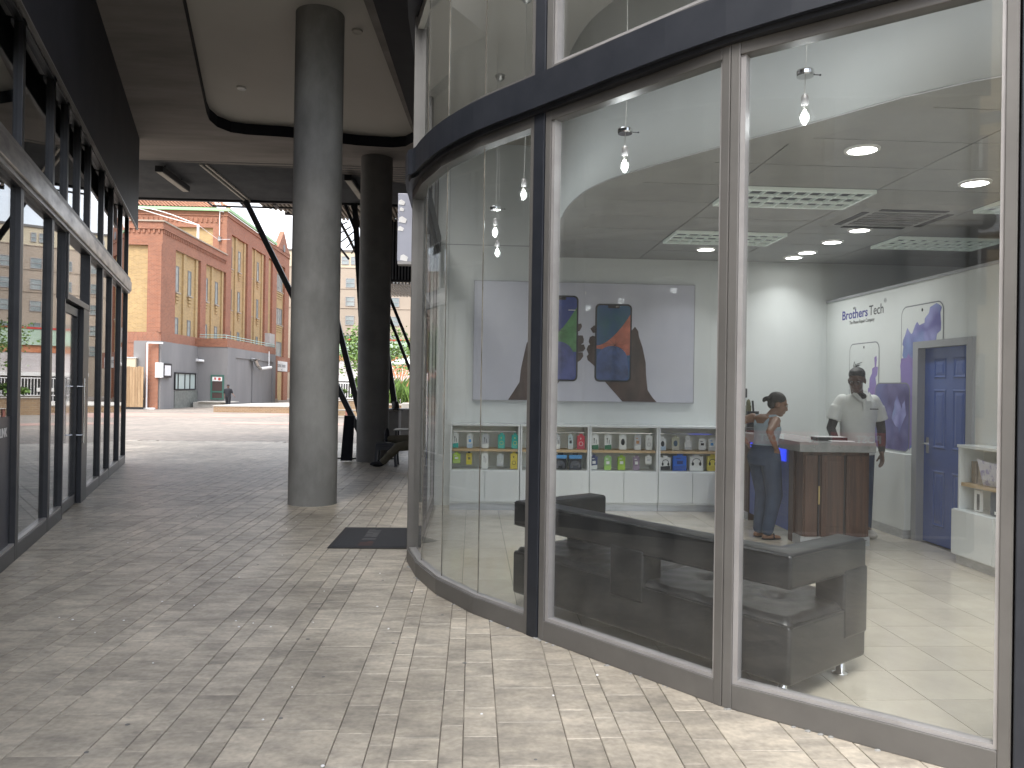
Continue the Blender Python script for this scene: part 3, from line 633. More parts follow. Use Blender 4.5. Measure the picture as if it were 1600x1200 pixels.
while y < 19.35:
    q.add([(-11,y,6.10),(1.5,y,6.10),(1.5,y+.05,6.04),(-11,y+.05,6.04),(1.5,y+.13,6.10),(-11,y+.13,6.10)], [(0,1,2,3),(3,2,4,5)]); y += .17
q.box(-11,1.5,15.9,19.35,6.102,6.32)
tag(q.build('ribbed_soffit', G['slat'], cn), kind='stuff')
q = MB(); q.box(-5.74,-5.70,16.2,19.36,6.02,6.06); q.box(-5.62,-5.58,16.2,19.36,6.02,6.06); q.build('light_slot', G['concrete_pale'], cn)  # light slot across the ribs, its brightness put into pale strips
q = MB(); q.box(-11,1.5,19.35,19.43,6.0,6.34); q.build('edge_trim', G['black_steel'], cn)
q = MB()
for x_ in (-6.2,-5.4,-4.6):
    q.path([(x_-.45,19.43,6.0),(x_-.45,19.75,5.98),(x_+.4,19.8,5.98),(x_+.4,19.43,6.0)], .025, 6)
q.build('bracket', G['black_steel'], cn)
# louvred screen that carries on past the roof and turns down
lv = thing('louvred_screen', 'slatted screen curving down beyond the canopy edge behind the columns', 'louvre screen', (-2.5,20,5))
x_ = -5.4
while x_ < 1.3:
    yl = 21.2 if x_ > -4.2 else 19.95+(x_+5.4)*1.05
    MB().box(x_,x_+.05,19.45,yl,6.00,6.09).build('slat', G['slat_light'], lv); x_ += .105
q = MB(); q.prism([(-5.4,19.45),(1.3,19.45),(1.3,21.3),(-4.2,21.3),(-5.4,20.0)], 6.12, 6.16); q.build('backing', G['fascia'], lv)
x_ = -2.95
while x_ < 1.3:
    MB().box(x_,x_+.03,21.2,21.27,4.42,6.1).build('slat', G['slat'], lv); x_ += .085
MB().box(-2.95,1.3,21.28,21.31,4.42,6.1).build('backing', G['fascia'], lv)
x_ = -2.95
while x_ < 1.3:
    dy = max(.4, 1.9-max(0,x_+1.7)*1.6)
    MB().bar((x_,21.3,4.34),(x_+.28,21.3+dy,4.34-.07*dy),.04,.07).build('slat', G['slat_light'], lv); x_ += .095
q = MB(); q.box(-2.95,1.3,21.18,21.34,4.36,4.42); q.box(-5.2,1.3,21.2,21.28,6.12,6.22); q.path([(-3.6,19.5,5.95),(-3.35,20.6,5.4),(-3.05,21.1,4.7)], .04, 6); q.path([(-4.2,19.6,5.95),(-3.4,20.9,4.9)], .03, 6)
q.build('carrier', G['black_steel'], lv)
for k in range(9):
    t_ = k/8; mb = MB(); mb.bar((-4.1+.9*t_,19.7+1.2*t_,5.9-1.0*t_),(-3.5+.5*t_,19.6+1.3*t_,6.0-.7*t_),.05,.02); mb.build('slat', G['slat_light'], lv)
# columns
def column(cx, cy_, r_, h, m_, lab):
    pr = [(r_+.004,0),(r_,.02)]+[(r_,h*t_/8) for t_ in range(1,9)]
    mb = MB(); mb.lathe((cx,cy_,0), pr, 64); o = mb.build('column', m_, smooth=True); return tag(o, lab, 'column', 'round concrete columns carrying the canopy')
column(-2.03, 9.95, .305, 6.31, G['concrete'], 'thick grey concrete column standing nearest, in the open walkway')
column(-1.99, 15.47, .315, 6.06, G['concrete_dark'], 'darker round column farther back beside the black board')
# struts
def strut_set(label, base, tops, r_=.085, mat_=None):
    t = thing('steel_strut_frame', label, 'strut frame', base, 'inclined black steel struts holding up the canopy')
    for tp in tops:
        mb = MB(); mb.bar(tp[1] if len(tp) == 2 and isinstance(tp[0], tuple) else base, tp[0] if len(tp) == 2 and isinstance(tp[0], tuple) else tp, r_*1.5, r_*1.1, (0,1,0)); mb.build('strut', G['black_steel'], t)
    mb = MB(); mb.lathe(base, [(.2,0),(.2,.03),(.09,.05),(.07,.2),(.001,.2)], 14); mb.build('foot', G['black_steel'], t)
strut_set('long black steel struts fanning up from behind the far column', (-2.38,17.9,0), [(-5.66,19.2,6.0),(-4.15,19.25,6.0),(-3.0,19.2,6.0)])
strut_set('black steel strut rising from the dark planter box', (-1.77,17.75,.95), [(-2.75,19.25,6.0)])
strut_set('twin black steel struts leaning close to the blade sign', (-.75,18.6,0), [((-3.25,19.3,6.0),(-.75,18.6,0)),((-3.10,19.4,6.0),(-.62,18.65,.3))], .05)
# linear lights and downlights under the canopy
def linear(label, a, b):
    t = thing('linear_light', label, 'ceiling light', (a[0],(a[1]+b[1])/2,5.88), 'unlit black linear lights under the ribbed soffit')
    MB().bar((a[0],a[1],5.92),(b[0],b[1],5.92),.16,.12).build('housing', G['black_steel'], t)
    MB().bar((a[0],a[1]+.02,5.855),(b[0],b[1]-.02,5.855),.12,.012).build('diffuser', G['concrete_pale'], t)
    MB().tube((a[0],a[1]+.3,5.98),(a[0],a[1]+.3,6.07),.015).tube((b[0],b[1]-.3,5.98),(b[0],b[1]-.3,6.07),.015).build('hanger', G['black_steel'], t)
linear('black linear light with a pale underside, over the open walkway', (-6.55,16.2), (-6.6,17.85))
linear('black linear light half hidden by the far column', (-2.72,16.45), (-2.67,18.1))
for lab, x_, y in (('small white unlit downlight above the walkway left of the near column',-3.78,12.49),('faint grey unlit downlight in the recess beside the curved shopfront',-1.62,10.33)):
    t = thing('downlight', lab, 'downlight', (x_,y,6.24), 'unlit downlights in the recessed ceiling')
    MB().lathe((x_,y,6.225), [(.001,.008),(.045,.008),(.06,0),(.07,.0),(.075,.025)], 20).build('trim_ring', G['white'] if 'white' in lab else G['concrete_pale'], t)
# blade sign
bs = thing('blade_sign', 'pale grey light box sign with peeling corners projecting from the shopfront', 'sign', (-.65,8.0,3.15))
MB().box(-.80,-.54,7.93,8.05,2.80,3.50).build('sign_box', G['sign_grey'], bs, bevel=.006)
q = MB()
for cx, cz, s_ in ((-.77,3.40,.05),(-.76,3.22,.06),(-.775,3.13,.045),(-.765,3.33,.035),(-.74,2.83,.06)):
    q.add([(cx-s_*.5,7.927,cz-s_*.3),(cx+s_*.7,7.925,cz-s_*.5),(cx+s_*.9,7.922,cz+s_*.2),(cx+s_*.1,7.925,cz+s_*.7),(cx-s_*.4,7.927,cz+s_*.5)], [(0,1,2,3,4)])
q.build('peeled_patch', G['paper'], bs)
MB().box(-.795,-.54,7.925,8.055,2.77,2.80).build('bottom_cap', G['frame_light'], bs)

# ------------------------------------------------------------------ brick building beyond the plaza
BB = thing('brick_building', 'red and yellow brick building with terracotta roof and a green gutter across the plaza', 'building', (-21.5,54,-.4))
X0 = -21.5; YEL = X0-.22
def pc(name, m_, *boxes, bevel=0, parent=BB):
    q = MB()
    for b in boxes: q.box(*b)
    return q.build(name, m_, parent, bevel=bevel)
pc('yellow_wall', G['yellow_brick'], (-40,YEL,54.22,67.6,-.5,12.0), (-40,YEL,67.95,90.2,-.5,16.0))
D = X0-.4
pc('red_wall', G['red_brick'],
   (D,X0,54.0,56.4,-.5,11.0),(D,X0,61.5,62.72,-.5,11.0),(D,X0,67.65,69.05,-.5,14.6),(D,X0,73.95,75.25,-.5,14.6),(D,X0,80.1,81.35,-.5,14.6),(D,X0,83.0,84.75,-.5,14.6),(D,X0,88.35,90.3,-.5,14.6),
   (D,X0,54.0,67.65,11.0,12.0),(D,X0,67.65,90.3,14.6,15.9),
   (-40,X0-.401,54.0,54.3,10.9,12.0),(-24.2+1.72,X0-.401,54.0,54.3,4.9,10.9),(-40,-24.3,54.0,54.3,4.9,10.9),(-40,-22.6,54.0,54.3,-.5,3.4),(-40,-22.65,54.0,54.3,3.4,4.15),(-22.45,X0-.401,54.0,54.3,-.5,4.15),
   (-45,X0-.401,67.7,67.95,14.9,16.3),(-45,-25.8,67.7,67.95,12,14.9),(-22.7,X0-.401,67.7,67.95,12,14.9))
pc('recessed_panel', G['red_brick'], (X0-.15,X0-.002,53.85,53.99,4.9,11.0))
pc('soldier_band', G['red_soldier'], (-40,X0-.001,53.97,53.999,4.15,4.9), (X0-.3,X0+.02,54.0,67.6,4.25,4.95))
pc('cornice', G['red_brick'], (-40,X0+.10,53.9,67.65,12.0,12.1), (-40,X0+.04,53.96,67.65,12.1,12.5), (X0-.3,X0+.10,67.6,90.3,15.9,16.0),(X0-.3,X0+.05,67.6,90.3,16.0,16.3),(-45,X0-.301,67.62,67.9,15.9,16.0))
pc('coping', G['beige_plaster'], (-40,X0+.14,53.86,67.65,12.5,12.6))
q = MB(); y = 54.1
while y < 67.5: q.box(X0,X0+.07,y,y+.14,11.72,11.98); y += .34
x = -32.0
while x < X0-.1: q.box(x,x+.14,53.93,54.0,11.72,11.98); x += .34
x = -33
while x < X0-.5: q.box(x,x+.18,67.62,67.7,15.35,15.7); x += .42
tag(q.build('dentil_course', G['red_brick'], BB), kind='stuff')
def bwin(y0, y1, z0, z1, sill=True, n=1, m_='win_glass'):
    q = MB(); x1 = YEL+.03; w_ = .07
    q.box(YEL-.12,x1,y0,y0+w_,z0,z1); q.box(YEL-.12,x1,y1-w_,y1,z0,z1); q.box(YEL-.12,x1,y0+w_,y1-w_,z1-w_,z1); q.box(YEL-.12,x1,y0+w_,y1-w_,z0,z0+w_)
    for k in range(1, n): yy = y0+(y1-y0)*k/n; q.box(YEL-.1,x1-.01,yy-.03,yy+.03,z0+w_,z1-w_)
    if n == 1: q.box(YEL-.1,x1-.01,y0+w_,y1-w_,(z0+z1)/2+.3,(z0+z1)/2+.35)
    f_ = q.build('window', G['frame'], BB)
    MB().box(YEL-.02,YEL+.006,y0+.03,y1-.03,z0+.03,z1-.03).build('pane', G[m_], f_)
    if sill:
        MB().box(YEL,YEL+.16,y0-.12,y1+.12,z0-.09,z0).build('sill', G['beige_plaster'], f_)
        q = MB(); 
        for k in range(3): q.box(YEL,YEL+.12-.03*k,y0-.02+.06*k,y1+.02-.06*k,z0-.32-.24*k,z0-.13-.24*k)
        q.build('corbel', G['yellow_brick'], f_)
for y0,y1 in ((56.9,57.55),(59.33,60.03),(63.0,63.68),(65.45,66.15)):
    bwin(y0,y1,8.03,9.95); bwin(y0,y1,4.45,6.2, sill=False)
for y0,y1 in ((69.2,69.85),(71.6,72.3),(75.3,75.95),(77.7,78.4)):
    bwin(y0,y1,11.65,13.58); bwin(y0,y1,7.98,9.86); bwin(y0,y1,4.95,6.15,sill=False)
for z0,z1 in ((11.7,13.58),(8.0,9.82),(4.25,6.1)): bwin(85.1,88.0,z0,z1,n=3)
for i_, (y0,y1,z1) in enumerate(((58.2,58.7,11),(60.75,61.2,11),(64.3,64.75,11),(66.9,67.3,11),(70.5,71.0,14.6),(73.1,73.6,14.6),(76.6,77.05,14.6),(79.2,79.7,14.6))):
    pc('pilaster', G['yellow_brick'], (YEL,YEL+.12,y0,y1,4.95,z1-.001))
pc('window', G['frame'], (-22.62,-22.46,54.05,54.2,3.42,4.6))
# gable
q = MB(); P_ = [(83.7,16.3),(84.6,16.3),(85.5,17.0),(87.2,18.5),(88.9,17.0),(90.3,16.3)]
q.add([(X0+.1,y,z) for y,z in P_]+[(X0-.4,y,z) for y,z in P_], [tuple(range(6)),tuple(range(11,5,-1))]+[(i,(i+1)%6,6+(i+1)%6,6+i) for i in range(6)]); q.build('gable', G['red_brick'], BB)
MB().tube((X0+.08,87.2,16.6),(X0+.16,87.2,16.6),.42,n=20).build('roundel', G['grey_plaster'], BB)
pc('gutter', G['green'], (-45,X0+.28,67.35,67.6,16.3,16.55), (X0+.1,X0+.28,67.6,83.6,16.3,16.55))
# roof with rolled tiles, as stepped corrugated rows
q = MB(); rows = 12
def roofpt(s_, t_):     # front slope: s along x from hip to far left, t up the slope
    yb, zb, yt, zt = 67.4, 16.56, 73.6, 18.95
    xr = X0+.25+(-24.9-X0-.25)*t_
    return Vector((xr-s_, yb+(yt-yb)*t_, zb+(zt-zb)*t_))
for j in range(rows):
    t0, t1 = j/rows, (j+1)/rows; cols = 78
    for i in range(cols):
        s0, s1 = i*.3, (i+1)*.3
        a_, b_, c_, d_ = roofpt(s0,t0), roofpt(s1,t0), roofpt(s1,t1), roofpt(s0,t1); mA, mB_ = roofpt((s0+s1)/2,t0), roofpt((s0+s1)/2,t1)
        up = Vector((0,-.25,.97)); mA = mA+up*.12; mB_ = mB_+up*.07
        q.add([a_+up*.05,mA,b_+up*.05,c_,mB_,d_], [(0,1,4,5),(1,2,3,4)])
tag(q.build('roof_tiles', G['roof_tile'], BB), kind='stuff')
q = MB(); a_ = roofpt(0,0); b_ = roofpt(0,1)
q.add([a_, b_, (-24.9,84,18.95), (X0+.25,84,16.56)], [(0,1,2,3)]); q.add([b_,(-45,73.6,18.95),(-45,80,16.5),(-24.9,80,16.5)], [(0,1,2,3)])
q.path([b_, (-45,73.6,19.0)], .12, 6); q.path([a_, b_], .12, 6); q.build('roof', G['roof_tile'], BB)
# masts and pipe on the low roof
t = thing('cable_mast', 'white mast with two curved arms rising behind the brick parapet', 'mast', (-21.95,62,12.4))
arc = lambda sag: [(-21.95-5.4*k/10, 62, 13.95+1.35*math.sin(k/10*PI/2)-sag*math.sin(k/10*PI)) for k in range(11)]
MB().tube((-21.95,62,12.0),(-21.95,62,14.0),.09,.09).build('pole', G['white_metal'], t)
MB().path(arc(0), .035, 6).build('arm', G['white_metal'], t); MB().path(arc(.32), .03, 6).build('arm', G['white_metal'], t)
MB().path([(-21.95,62,13.95),(-21.4,65,13.4),(-21.2,67.6,13.9)], .02, 5).build('cable', G['white_metal'], t)
t = thing('antenna', 'thin white antenna fixed to the corner of the tall brick block', 'antenna', (-22.1,67.6,13.8))
MB().tube((-22.1,67.55,14.2),(-22.1,67.55,17.1),.03).build('whip', G['white_metal'], t); MB().box(-22.2,-22.0,67.45,67.7,13.7,14.1).build('mount', G['grey_plaster'], t)
MB().tube((-22.1,67.55,12.6),(-22.1,67.55,13.7),.012).build('cable', G['black_steel'], t)

# grey rendered annexe in front of it
AX = thing('grey_annexe', 'low grey rendered annexe with a green door in front of the brick building', 'building', (-21.3,54,-.4))
pc('wall', G['grey_plaster'], (-23,-21.3,53.25,60.5,-.5,4.25), (-24,-19.1,60.501,75.1,-.5,4.25), parent=AX)
pc('pilaster', G['grey_plaster'], (-21.301,-21.2,53.3,55.2,-.5,4.25), parent=AX)
pc('brick_strip', G['red_brick'], (-22.15,-21.32,53.15,53.249,-.5,4.1), parent=AX)
pc('brick_parapet', G['red_brick'], (-24,-19.05,60.45,75.1,4.25,4.87), parent=AX)
pc('raised_border', G['grey_plaster'], (-19.1,-19.0,60.52,62.6,-.4,4.24),(-19.1,-19.0,62.6,74.9,3.5,4.24),(-19.1,-19.0,67.3,67.9,-.4,3.5),(-19.1,-19.0,74.0,75.0,-.4,3.5), parent=AX)
pc('stone_panel', G['granite'], (-21.299,-21.24,55.95,60.45,-.4,.86), parent=AX)
wf = pc('window', G['black_steel'], (-21.3,-21.18,55.9,59.95,2.08,2.18),(-21.3,-21.2,55.9,59.95,.92,.99),*[(-21.3,-21.2,y,y+.08,.99,2.08) for y in (55.9,56.45,57.75,58.75,59.87)], parent=AX)
for y0,y1 in ((55.98,56.45),(56.53,57.75),(57.83,58.75),(58.83,59.87)): pc('pane', mat('frosted_pane', (.45,.52,.5), .3), (-21.28,-21.25,y0,y1,.99,2.08), parent=wf)
grn = mat('dark_green_paint', (.05,.14,.11), .5)
df_ = pc('door', grn, (-20.25,-20.13,60.42,60.5,.18,2.08),(-19.37,-19.25,60.42,60.5,.18,2.08),(-20.13,-19.37,60.42,60.5,1.98,2.08),(-20.13,-19.37,60.42,60.5,.18,.28),(-20.13,-19.37,60.42,60.5,.72,.84), parent=AX)
pc('door_glass', mat('brown_tinted_glass', (.09,.06,.055), .2), (-20.13,-19.37,60.46,60.49,.28,.72),(-20.13,-19.37,60.46,60.49,.84,1.6), parent=df_)
sg = pc('door_sign', G['white'], (-20.12,-19.38,60.40,60.43,1.60,1.93), parent=df_)
rd = mat('red_print', (.5,.05,.04), .5)
q = MB(); q.add([(-20.02,60.395,1.78),(-19.9,60.395,1.68),(-19.78,60.395,1.78),(-19.84,60.395,1.78),(-19.84,60.395,1.88),(-19.96,60.395,1.88),(-19.96,60.395,1.78)], [(0,1,2,3,6),(3,4,5,6)]); q.tube((-19.57,60.40,1.765),(-19.57,60.39,1.765),.11,n=16); q.build('emblem', rd, sg)
pc('step', G['concrete_pale'], (-21.0,-19.0,58.9,60.49,-.4,.0),(-20.6,-18.2,58.7,60.8,.0,.06), parent=AX)
q = MB()
for z in (5.0,5.18): q.path([(-21.2,60.6,z),(-19.2,60.6,z),(-19.1,75,z)], .03, 6)
for y in (60.6,64,68,72,75): q.tube((-19.15,y,4.87),(-19.15,y,5.2),.025)
q.build('railing', mat('pale_green_metal', (.35,.5,.47), .5), AX)
pc('window', G['frame_light'], (-19.6,-19.15,73.2,75.0,4.9,6.2), parent=AX)
t = thing('extract_duct', 'white bent extract duct fixed high on the grey annexe wall', 'duct', (-18.8,67,2.9))
MB().path([(-19.05,66.9,3.5),(-18.7,66.9,3.45),(-18.6,67.2,3.0),(-18.55,68.0,2.75)], .16, 10).build('elbow', G['steel'], t); MB().path([(-18.55,68.0,2.75),(-18.6,71.7,2.95)], .13, 10).build('pipe', G['white_metal'], t); MB().tube((-18.6,71.0,2.95),(-18.6,71.0,4.4),.035).build('pipe', G['white_metal'], t); MB().box(-18.95,-18.4,66.5,67.3,3.5,3.56).build('cap', G['steel'], t)
t = thing('wall_light_box', 'white projecting box sign with a black bordered notice on the annexe corner', 'sign', (-21.1,54,2.2))
MB().box(-21.45,-21.0,53.0,53.25,1.78,2.78).build('side', G['white_metal'], t); MB().box(-21.2,-21.02,53.35,54.75,1.78,2.76).build('case', G['black_steel'], t); MB().box(-21.02,-21.0,53.5,54.55,1.92,2.62).build('notice', G['paper'], t)
t = thing('security_camera', 'small white security camera on the grey annexe above the door', 'camera', (-21.1,60.3,3.2))
MB().tube((-21.15,60.2,3.18),(-20.8,60.45,3.14),.1).build('body', G['white_metal'], t); MB().box(-21.3,-21.15,60.15,60.25,3.1,3.3).build('bracket', G['white_metal'], t)
t = thing('white_drain_pipe', 'white pipe standing against the brick strip beside the timber fence', 'pipe', (-21.95,52.9,-.4))
MB().path([(-21.95,52.9,-.37),(-21.95,52.9,4.1),(-21.0,53.1,4.1)], .055, 8).build('pipe', G['white_metal'], t); MB().box(-22.2,-21.4,52.8,53.0,-.37,-.27).build('foot', G['white_metal'], t)
t = thing('timber_fence', 'tall weathered timber board fence left of the white pipe', 'fence', (-24,52.5,-.4))
x = -40.0; bd = None
while x < -22.05:
    MB().box(x,x+.165,52.5,52.53,-.22,2.48+random.uniform(-.03,.03)).build('board', G['wood_fence'], t); x += .18
MB().box(-40,-22.0,52.535,52.6,.3,.4).box(-40,-22.0,52.535,52.6,2.0,2.1).build('rail', G['wood_fence'], t)
MB().box(-23.3,-23.24,52.46,52.5,-.3,2.5).box(-40,-22.0,52.5,52.6,-.45,-.24).build('post', G['black_steel'], t)
t = thing('cream_cabin', 'cream box showing above the timber fence', 'box', (-23.5,53.2,2.4))
MB().box(-24.6,-22.75,53.0,53.7,1.9,3.05).build('case', G['cream'], t); MB().box(-24.65,-22.7,52.95,53.7,3.05,3.12).build('lid', G['white'], t)
t = thing('entrance_portal', 'brick entrance beside the annexe under a white shop board', 'entrance', (-19.3,77,-.4))
MB().box(-19.9,-19.2,75.7,76.5,-.4,4.1).build('pier', G['red_brick'], t); MB().box(-19.9,-19.15,75.6,76.6,-.4,.0).build('plinth', G['beige_plaster'], t)
MB().box(-20.6,-19.5,76.5,83,2.7,4.2).build('lintel', G['red_brick'], t); MB().box(-22.0,-21.6,76.5,84,-.4,2.75).build('inner_wall', G['red_brick'], t)
sb = MB().box(-19.5,-19.3,76.7,80.85,2.72,3.72).build('sign_board', G['white'], t)
text('comic house', .62, G['grey_ink'], 'lettering', sb, frame_mw((-19.29,76.85,3.12),(0,1,0),(0,0,1)), depth=.004)
text('est', .3, G['grey_ink'], 'lettering', sb, frame_mw((-19.29,78.4,2.82),(0,1,0),(0,0,1)), depth=.004)
t = thing('raised_plinth', 'low brick edged raised platform on the plaza in front of the annexe', 'platform', (-12,48,-.3))
PG = [(-15.75,47.6),(-8.6,47.9),(-8.0,52),(-9.5,56),(-13,57),(-14.8,53.5)]
MB().prism(PG, -.45, .05).build('brick_edge', G['tan_brick'], t)
q = MB(); q.prism([(p[0]*1.003-.0, p[1]-.03*(1 if p[1]<50 else -1)) for p in PG], .05, .12); q.build('top_slab', G['concrete_pale'], t)

# beige tower and the low shops behind the trees
TW = thing('beige_tower', 'plain beige apartment tower with small two pane windows behind the columns', 'building', (-12,100,-.4))
pc('wall', G['beige_plaster'], (-24,-4.6,100,112,-.5,16.6), parent=TW)
pc('penthouse', G['cream'], (-24,-8.5,100.02,112,16.6,18.6), parent=TW); pc('roof_edge', G['concrete_dark'], (-24.1,-8.4,99.9,112,18.6,18.85), parent=TW)
pc('string_course', G['beige_plaster'], *[(-24,-4.55,99.93,100,z,z+.1) for z in (13.8,11.3,16.5)], parent=TW)
def twin(x0,x1,z0,z1):
    w_ = .07; q = MB(); q.box(x0,x0+w_,99.93,100.05,z0,z1); q.box(x1-w_,x1,99.93,100.05,z0,z1); q.box(x0+w_,x1-w_,99.93,100.05,z1-w_,z1); q.box(x0+w_,x1-w_,99.93,100.05,z0,z0+w_); q.box(x0+w_,x1-w_,99.93,100.04,(z0+z1)/2-.03,(z0+z1)/2+.03)
    f_ = q.build('window', G['frame_light'], TW); MB().box(x0+.05,x1-.05,99.97,99.99,z0+.05,z1-.05).build('pane', G['win_glass'], f_)
for x0,x1 in ((-22.9,-22.2),(-21.9,-21.2),(-17.2,-16.25),(-16.0,-15.45),(-12.4,-11.7),(-11.4,-10.7)): twin(x0,x1,16.95,18.0)
for z0 in (13.98,11.6,9.15,6.7,4.3):
    for x0 in (-22.6,-19.6,-16.6,-13.7,-10.85,-7.9): twin(x0,x0+1.15,z0,z0+1.2)
SH = thing('low_shop_row', 'low row of shops with a pale green band, standing below the beige tower', 'building', (-10,72,-.4))
pc('wall', mat('pale_shop_wall', (.5,.46,.46), .8, col2=(.6,.57,.56), nscale=1.2), (-16.3,4,72,80,-.5,3.7), parent=SH)
pc('brick_band', mat('orange_brick', (.5,.2,.1), .85, col2=(.56,.25,.14), nscale=2), (-16.3,4,71.95,79,3.7,4.3),(-9.5,4,71.9,79,-.4,3.7), parent=SH)
pc('green_band', mat('pale_green_sheet', (.38,.5,.4), .6, col2=(.46,.58,.48), nscale=1), (-16.3,4,71.8,79,4.3,5.6), parent=SH)
pc('red_capping', rd, (-16.3,4,71.75,79,5.6,5.75), parent=SH)
pc('shop_window', G['dark_glass'], (-16,-9.9,71.9,71.99,-.3,1.75), parent=SH)
pc('fascia', G['white'], (-16.3,-9.6,71.7,71.95,1.8,2.1), parent=SH)
t = thing('white_railing', 'white metal security railing in front of the low shops', 'railing', (-14,70.5,-.4))
for k in range(32): MB().box(-16+.22*k,-15.95+.22*k,70.5,70.54,-.38,1.65).build('baluster', G['white_metal'], t)
MB().box(-16,-9,70.49,70.55,1.58,1.66).box(-16,-9,70.49,70.55,.2,.28).box(-16,-9,70.4,70.6,-.4,-.22).build('rail', G['white_metal'], t)
MB().box(-13.6,-12.4,70.42,70.46,.55,.85).build('notice', G['white'], t)

# planting between the columns
def leaves(mb, c, rad, n_, size, seed, squash=1, droop=0):
    rnd = random.Random(seed)
    cl = [Vector((rnd.gauss(0,.42), rnd.gauss(0,.42), rnd.gauss(0,.36))) for _ in range(max(5, n_//70))]
    for _ in range(n_):
        b_ = rnd.choice(cl); p = b_ + Vector((rnd.gauss(0,.17), rnd.gauss(0,.17), rnd.gauss(0,.12)))
        p = Vector(c)+Vector((p.x*rad, p.y*rad, p.z*rad*squash)); s_ = size*rnd.uniform(.6,1.4)
        u = Vector((rnd.gauss(0,1),rnd.gauss(0,1),rnd.gauss(0,.5))).normalized(); v = u.cross(Vector((rnd.gauss(0,1),rnd.gauss(0,1),rnd.gauss(0,1)))).normalized()
        mb.add([p, p+u*s_*.5+v*s_*.28, p+u*s_, p+u*s_*.5-v*s_*.28], [(0,1,2,3)])
def tree(label, x, y, zc, rad, n_, seed, trunk_r=.12, group='small trees on the plaza'):
    t = thing('tree', label, 'tree', (x,y,gz(y)), group)
    q = MB(); z0 = gz(y); q.tube((x,y,z0),(x+.05,y,zc-rad*.5),trunk_r,trunk_r*.6,n=8); rnd = random.Random(seed)
    for k in range(6):
        a_ = k*1.05; q.tube((x+.05,y,zc-rad*.5),(x+math.cos(a_)*rad*.7,y+math.sin(a_)*rad*.7,zc+rnd.uniform(-.1,.4)*rad),trunk_r*.4,.015,n=6)
    q.build('trunk', G['bark'], t)
    q = MB(); leaves(q, (x,y,zc), rad, n_, .17, seed, .65); tag(q.build('crown', G['leaf'], t), kind='stuff')
tree('bright leaved small tree showing on both sides of the far column', -5.9, 45.0, 3.55, 2.3, 5200, 3)
tree('dark leaved small tree beside the white wire sculpture', -3.0, 50.0, 3.6, 1.6, 2600, 5)
t = thing('brick_planter', 'long brick planter of shrubs between the two round columns', 'planter', (-7.3,45,-.3))
MB().box(-9.6,-5.2,44.6,46.6,-.4,.56).build('brick_wall', G['buff_brick'], t); MB().box(-9.65,-5.15,44.55,46.65,.56,.63).build('coping', G['concrete_pale'], t); MB().box(-9.4,-5.4,44.8,46.4,.56,.66).build('soil', G['soil'], t)
q = MB(); leaves(q, (-6.2,45.4,1.35), 1.0, 1500, .2, 11, .9); leaves(q, (-8.2,45.6,1.0), .6, 500, .2, 12, .7); tag(q.build('shrub', G['leaf'], t), kind='stuff')
t = thing('brick_planter', 'brick planter with spiky green plants behind the dark planter box', 'planter', (-3.3,36,-.15))
MB().box(-4.2,-1.2,34.5,36.4,-.3,.62).build('brick_wall', G['tan_brick'], t); MB().box(-4.25,-1.15,34.45,36.45,.62,.69).build('coping', G['concrete_pale'], t); MB().box(-4.1,-1.3,34.6,36.3,.6,.70).build('soil', G['soil'], t)
q = MB(); rnd = random.Random(9)
for _ in range(420):
    x, y = rnd.uniform(-4.0,-1.4), rnd.uniform(34.7,36.2); h_ = rnd.uniform(.35,.95)*(1.4 if x < -3.2 else 1); a_ = rnd.uniform(0,2*PI); dx, dy = math.cos(a_)*h_*.5, math.sin(a_)*h_*.5; w_ = .035
    q.add([(x-w_*dy/h_,y+w_*dx/h_,.68),(x+w_*dy/h_,y-w_*dx/h_,.68),(x+dx*.6,y+dy*.6,.68+h_*.8),(x+dx,y+dy,.68+h_)], [(0,1,2),(0,2,3)])
tag(q.build('foliage', G['leaf'], t), kind='stuff')
t = thing('wire_vase_sculpture', 'white wire sculpture flaring upward like a vase beyond the planters', 'sculpture', (-4.9,50,-.35))
q = MB()
for k in range(26):
    a_ = 2*PI*k/26; pts = []
    for j in range(9):
        s_ = j/8; r_ = .45+.05*math.sin(s_*3)+max(0,s_-.4)**1.5*2.6; z = gz(50)+1.2+2.0*s_; pts.append((-4.9+r_*math.cos(a_+s_*.5), 50+r_*math.sin(a_+s_*.5), z))
    q.path(pts, .018, 4)
    q.path([(x_,y_,z_) for x_,y_,z_ in [(-4.9+.42*math.cos(a_),50+.42*math.sin(a_),gz(50)-.02),(-4.9+.45*math.cos(a_),50+.45*math.sin(a_),gz(50)+1.2)]], .02, 4)
q.build('wires', G['white_metal'], t)
t = thing('white_umbrella', 'closed up white parasols standing beyond the wire sculpture', 'parasol', (-4.0,56,-.4))
MB().lathe((-4.3,56,3.0), [(2.0,0),(1.2,.4),(.05,.7)], 14).build('canopy', G['white'], t); MB().tube((-4.3,56,gz(56)),(-4.3,56,3.7),.05).build('pole', G['white_metal'], t)
t = thing('curved_bench', 'curved slatted bench on a reddish frame left of the far column', 'bench', (-6.7,40.6,-.24))
for k in range(7):
    MB().box(-7.3,-5.2,40.2+.13*k,40.31+.13*k,.17-.01*k,.21-.01*k).build('slat', G['concrete_pale'], t)
q = MB()
for x_ in (-7.25,-6.6,-5.95,-5.3): q.prism([(x_,40.25),(x_+.1,40.25),(x_+.1,41.0),(x_,41.0)], gz(40.6), .16)
q.build('frame', mat('rusty_red_frame', (.25,.1,.08), .7), t)
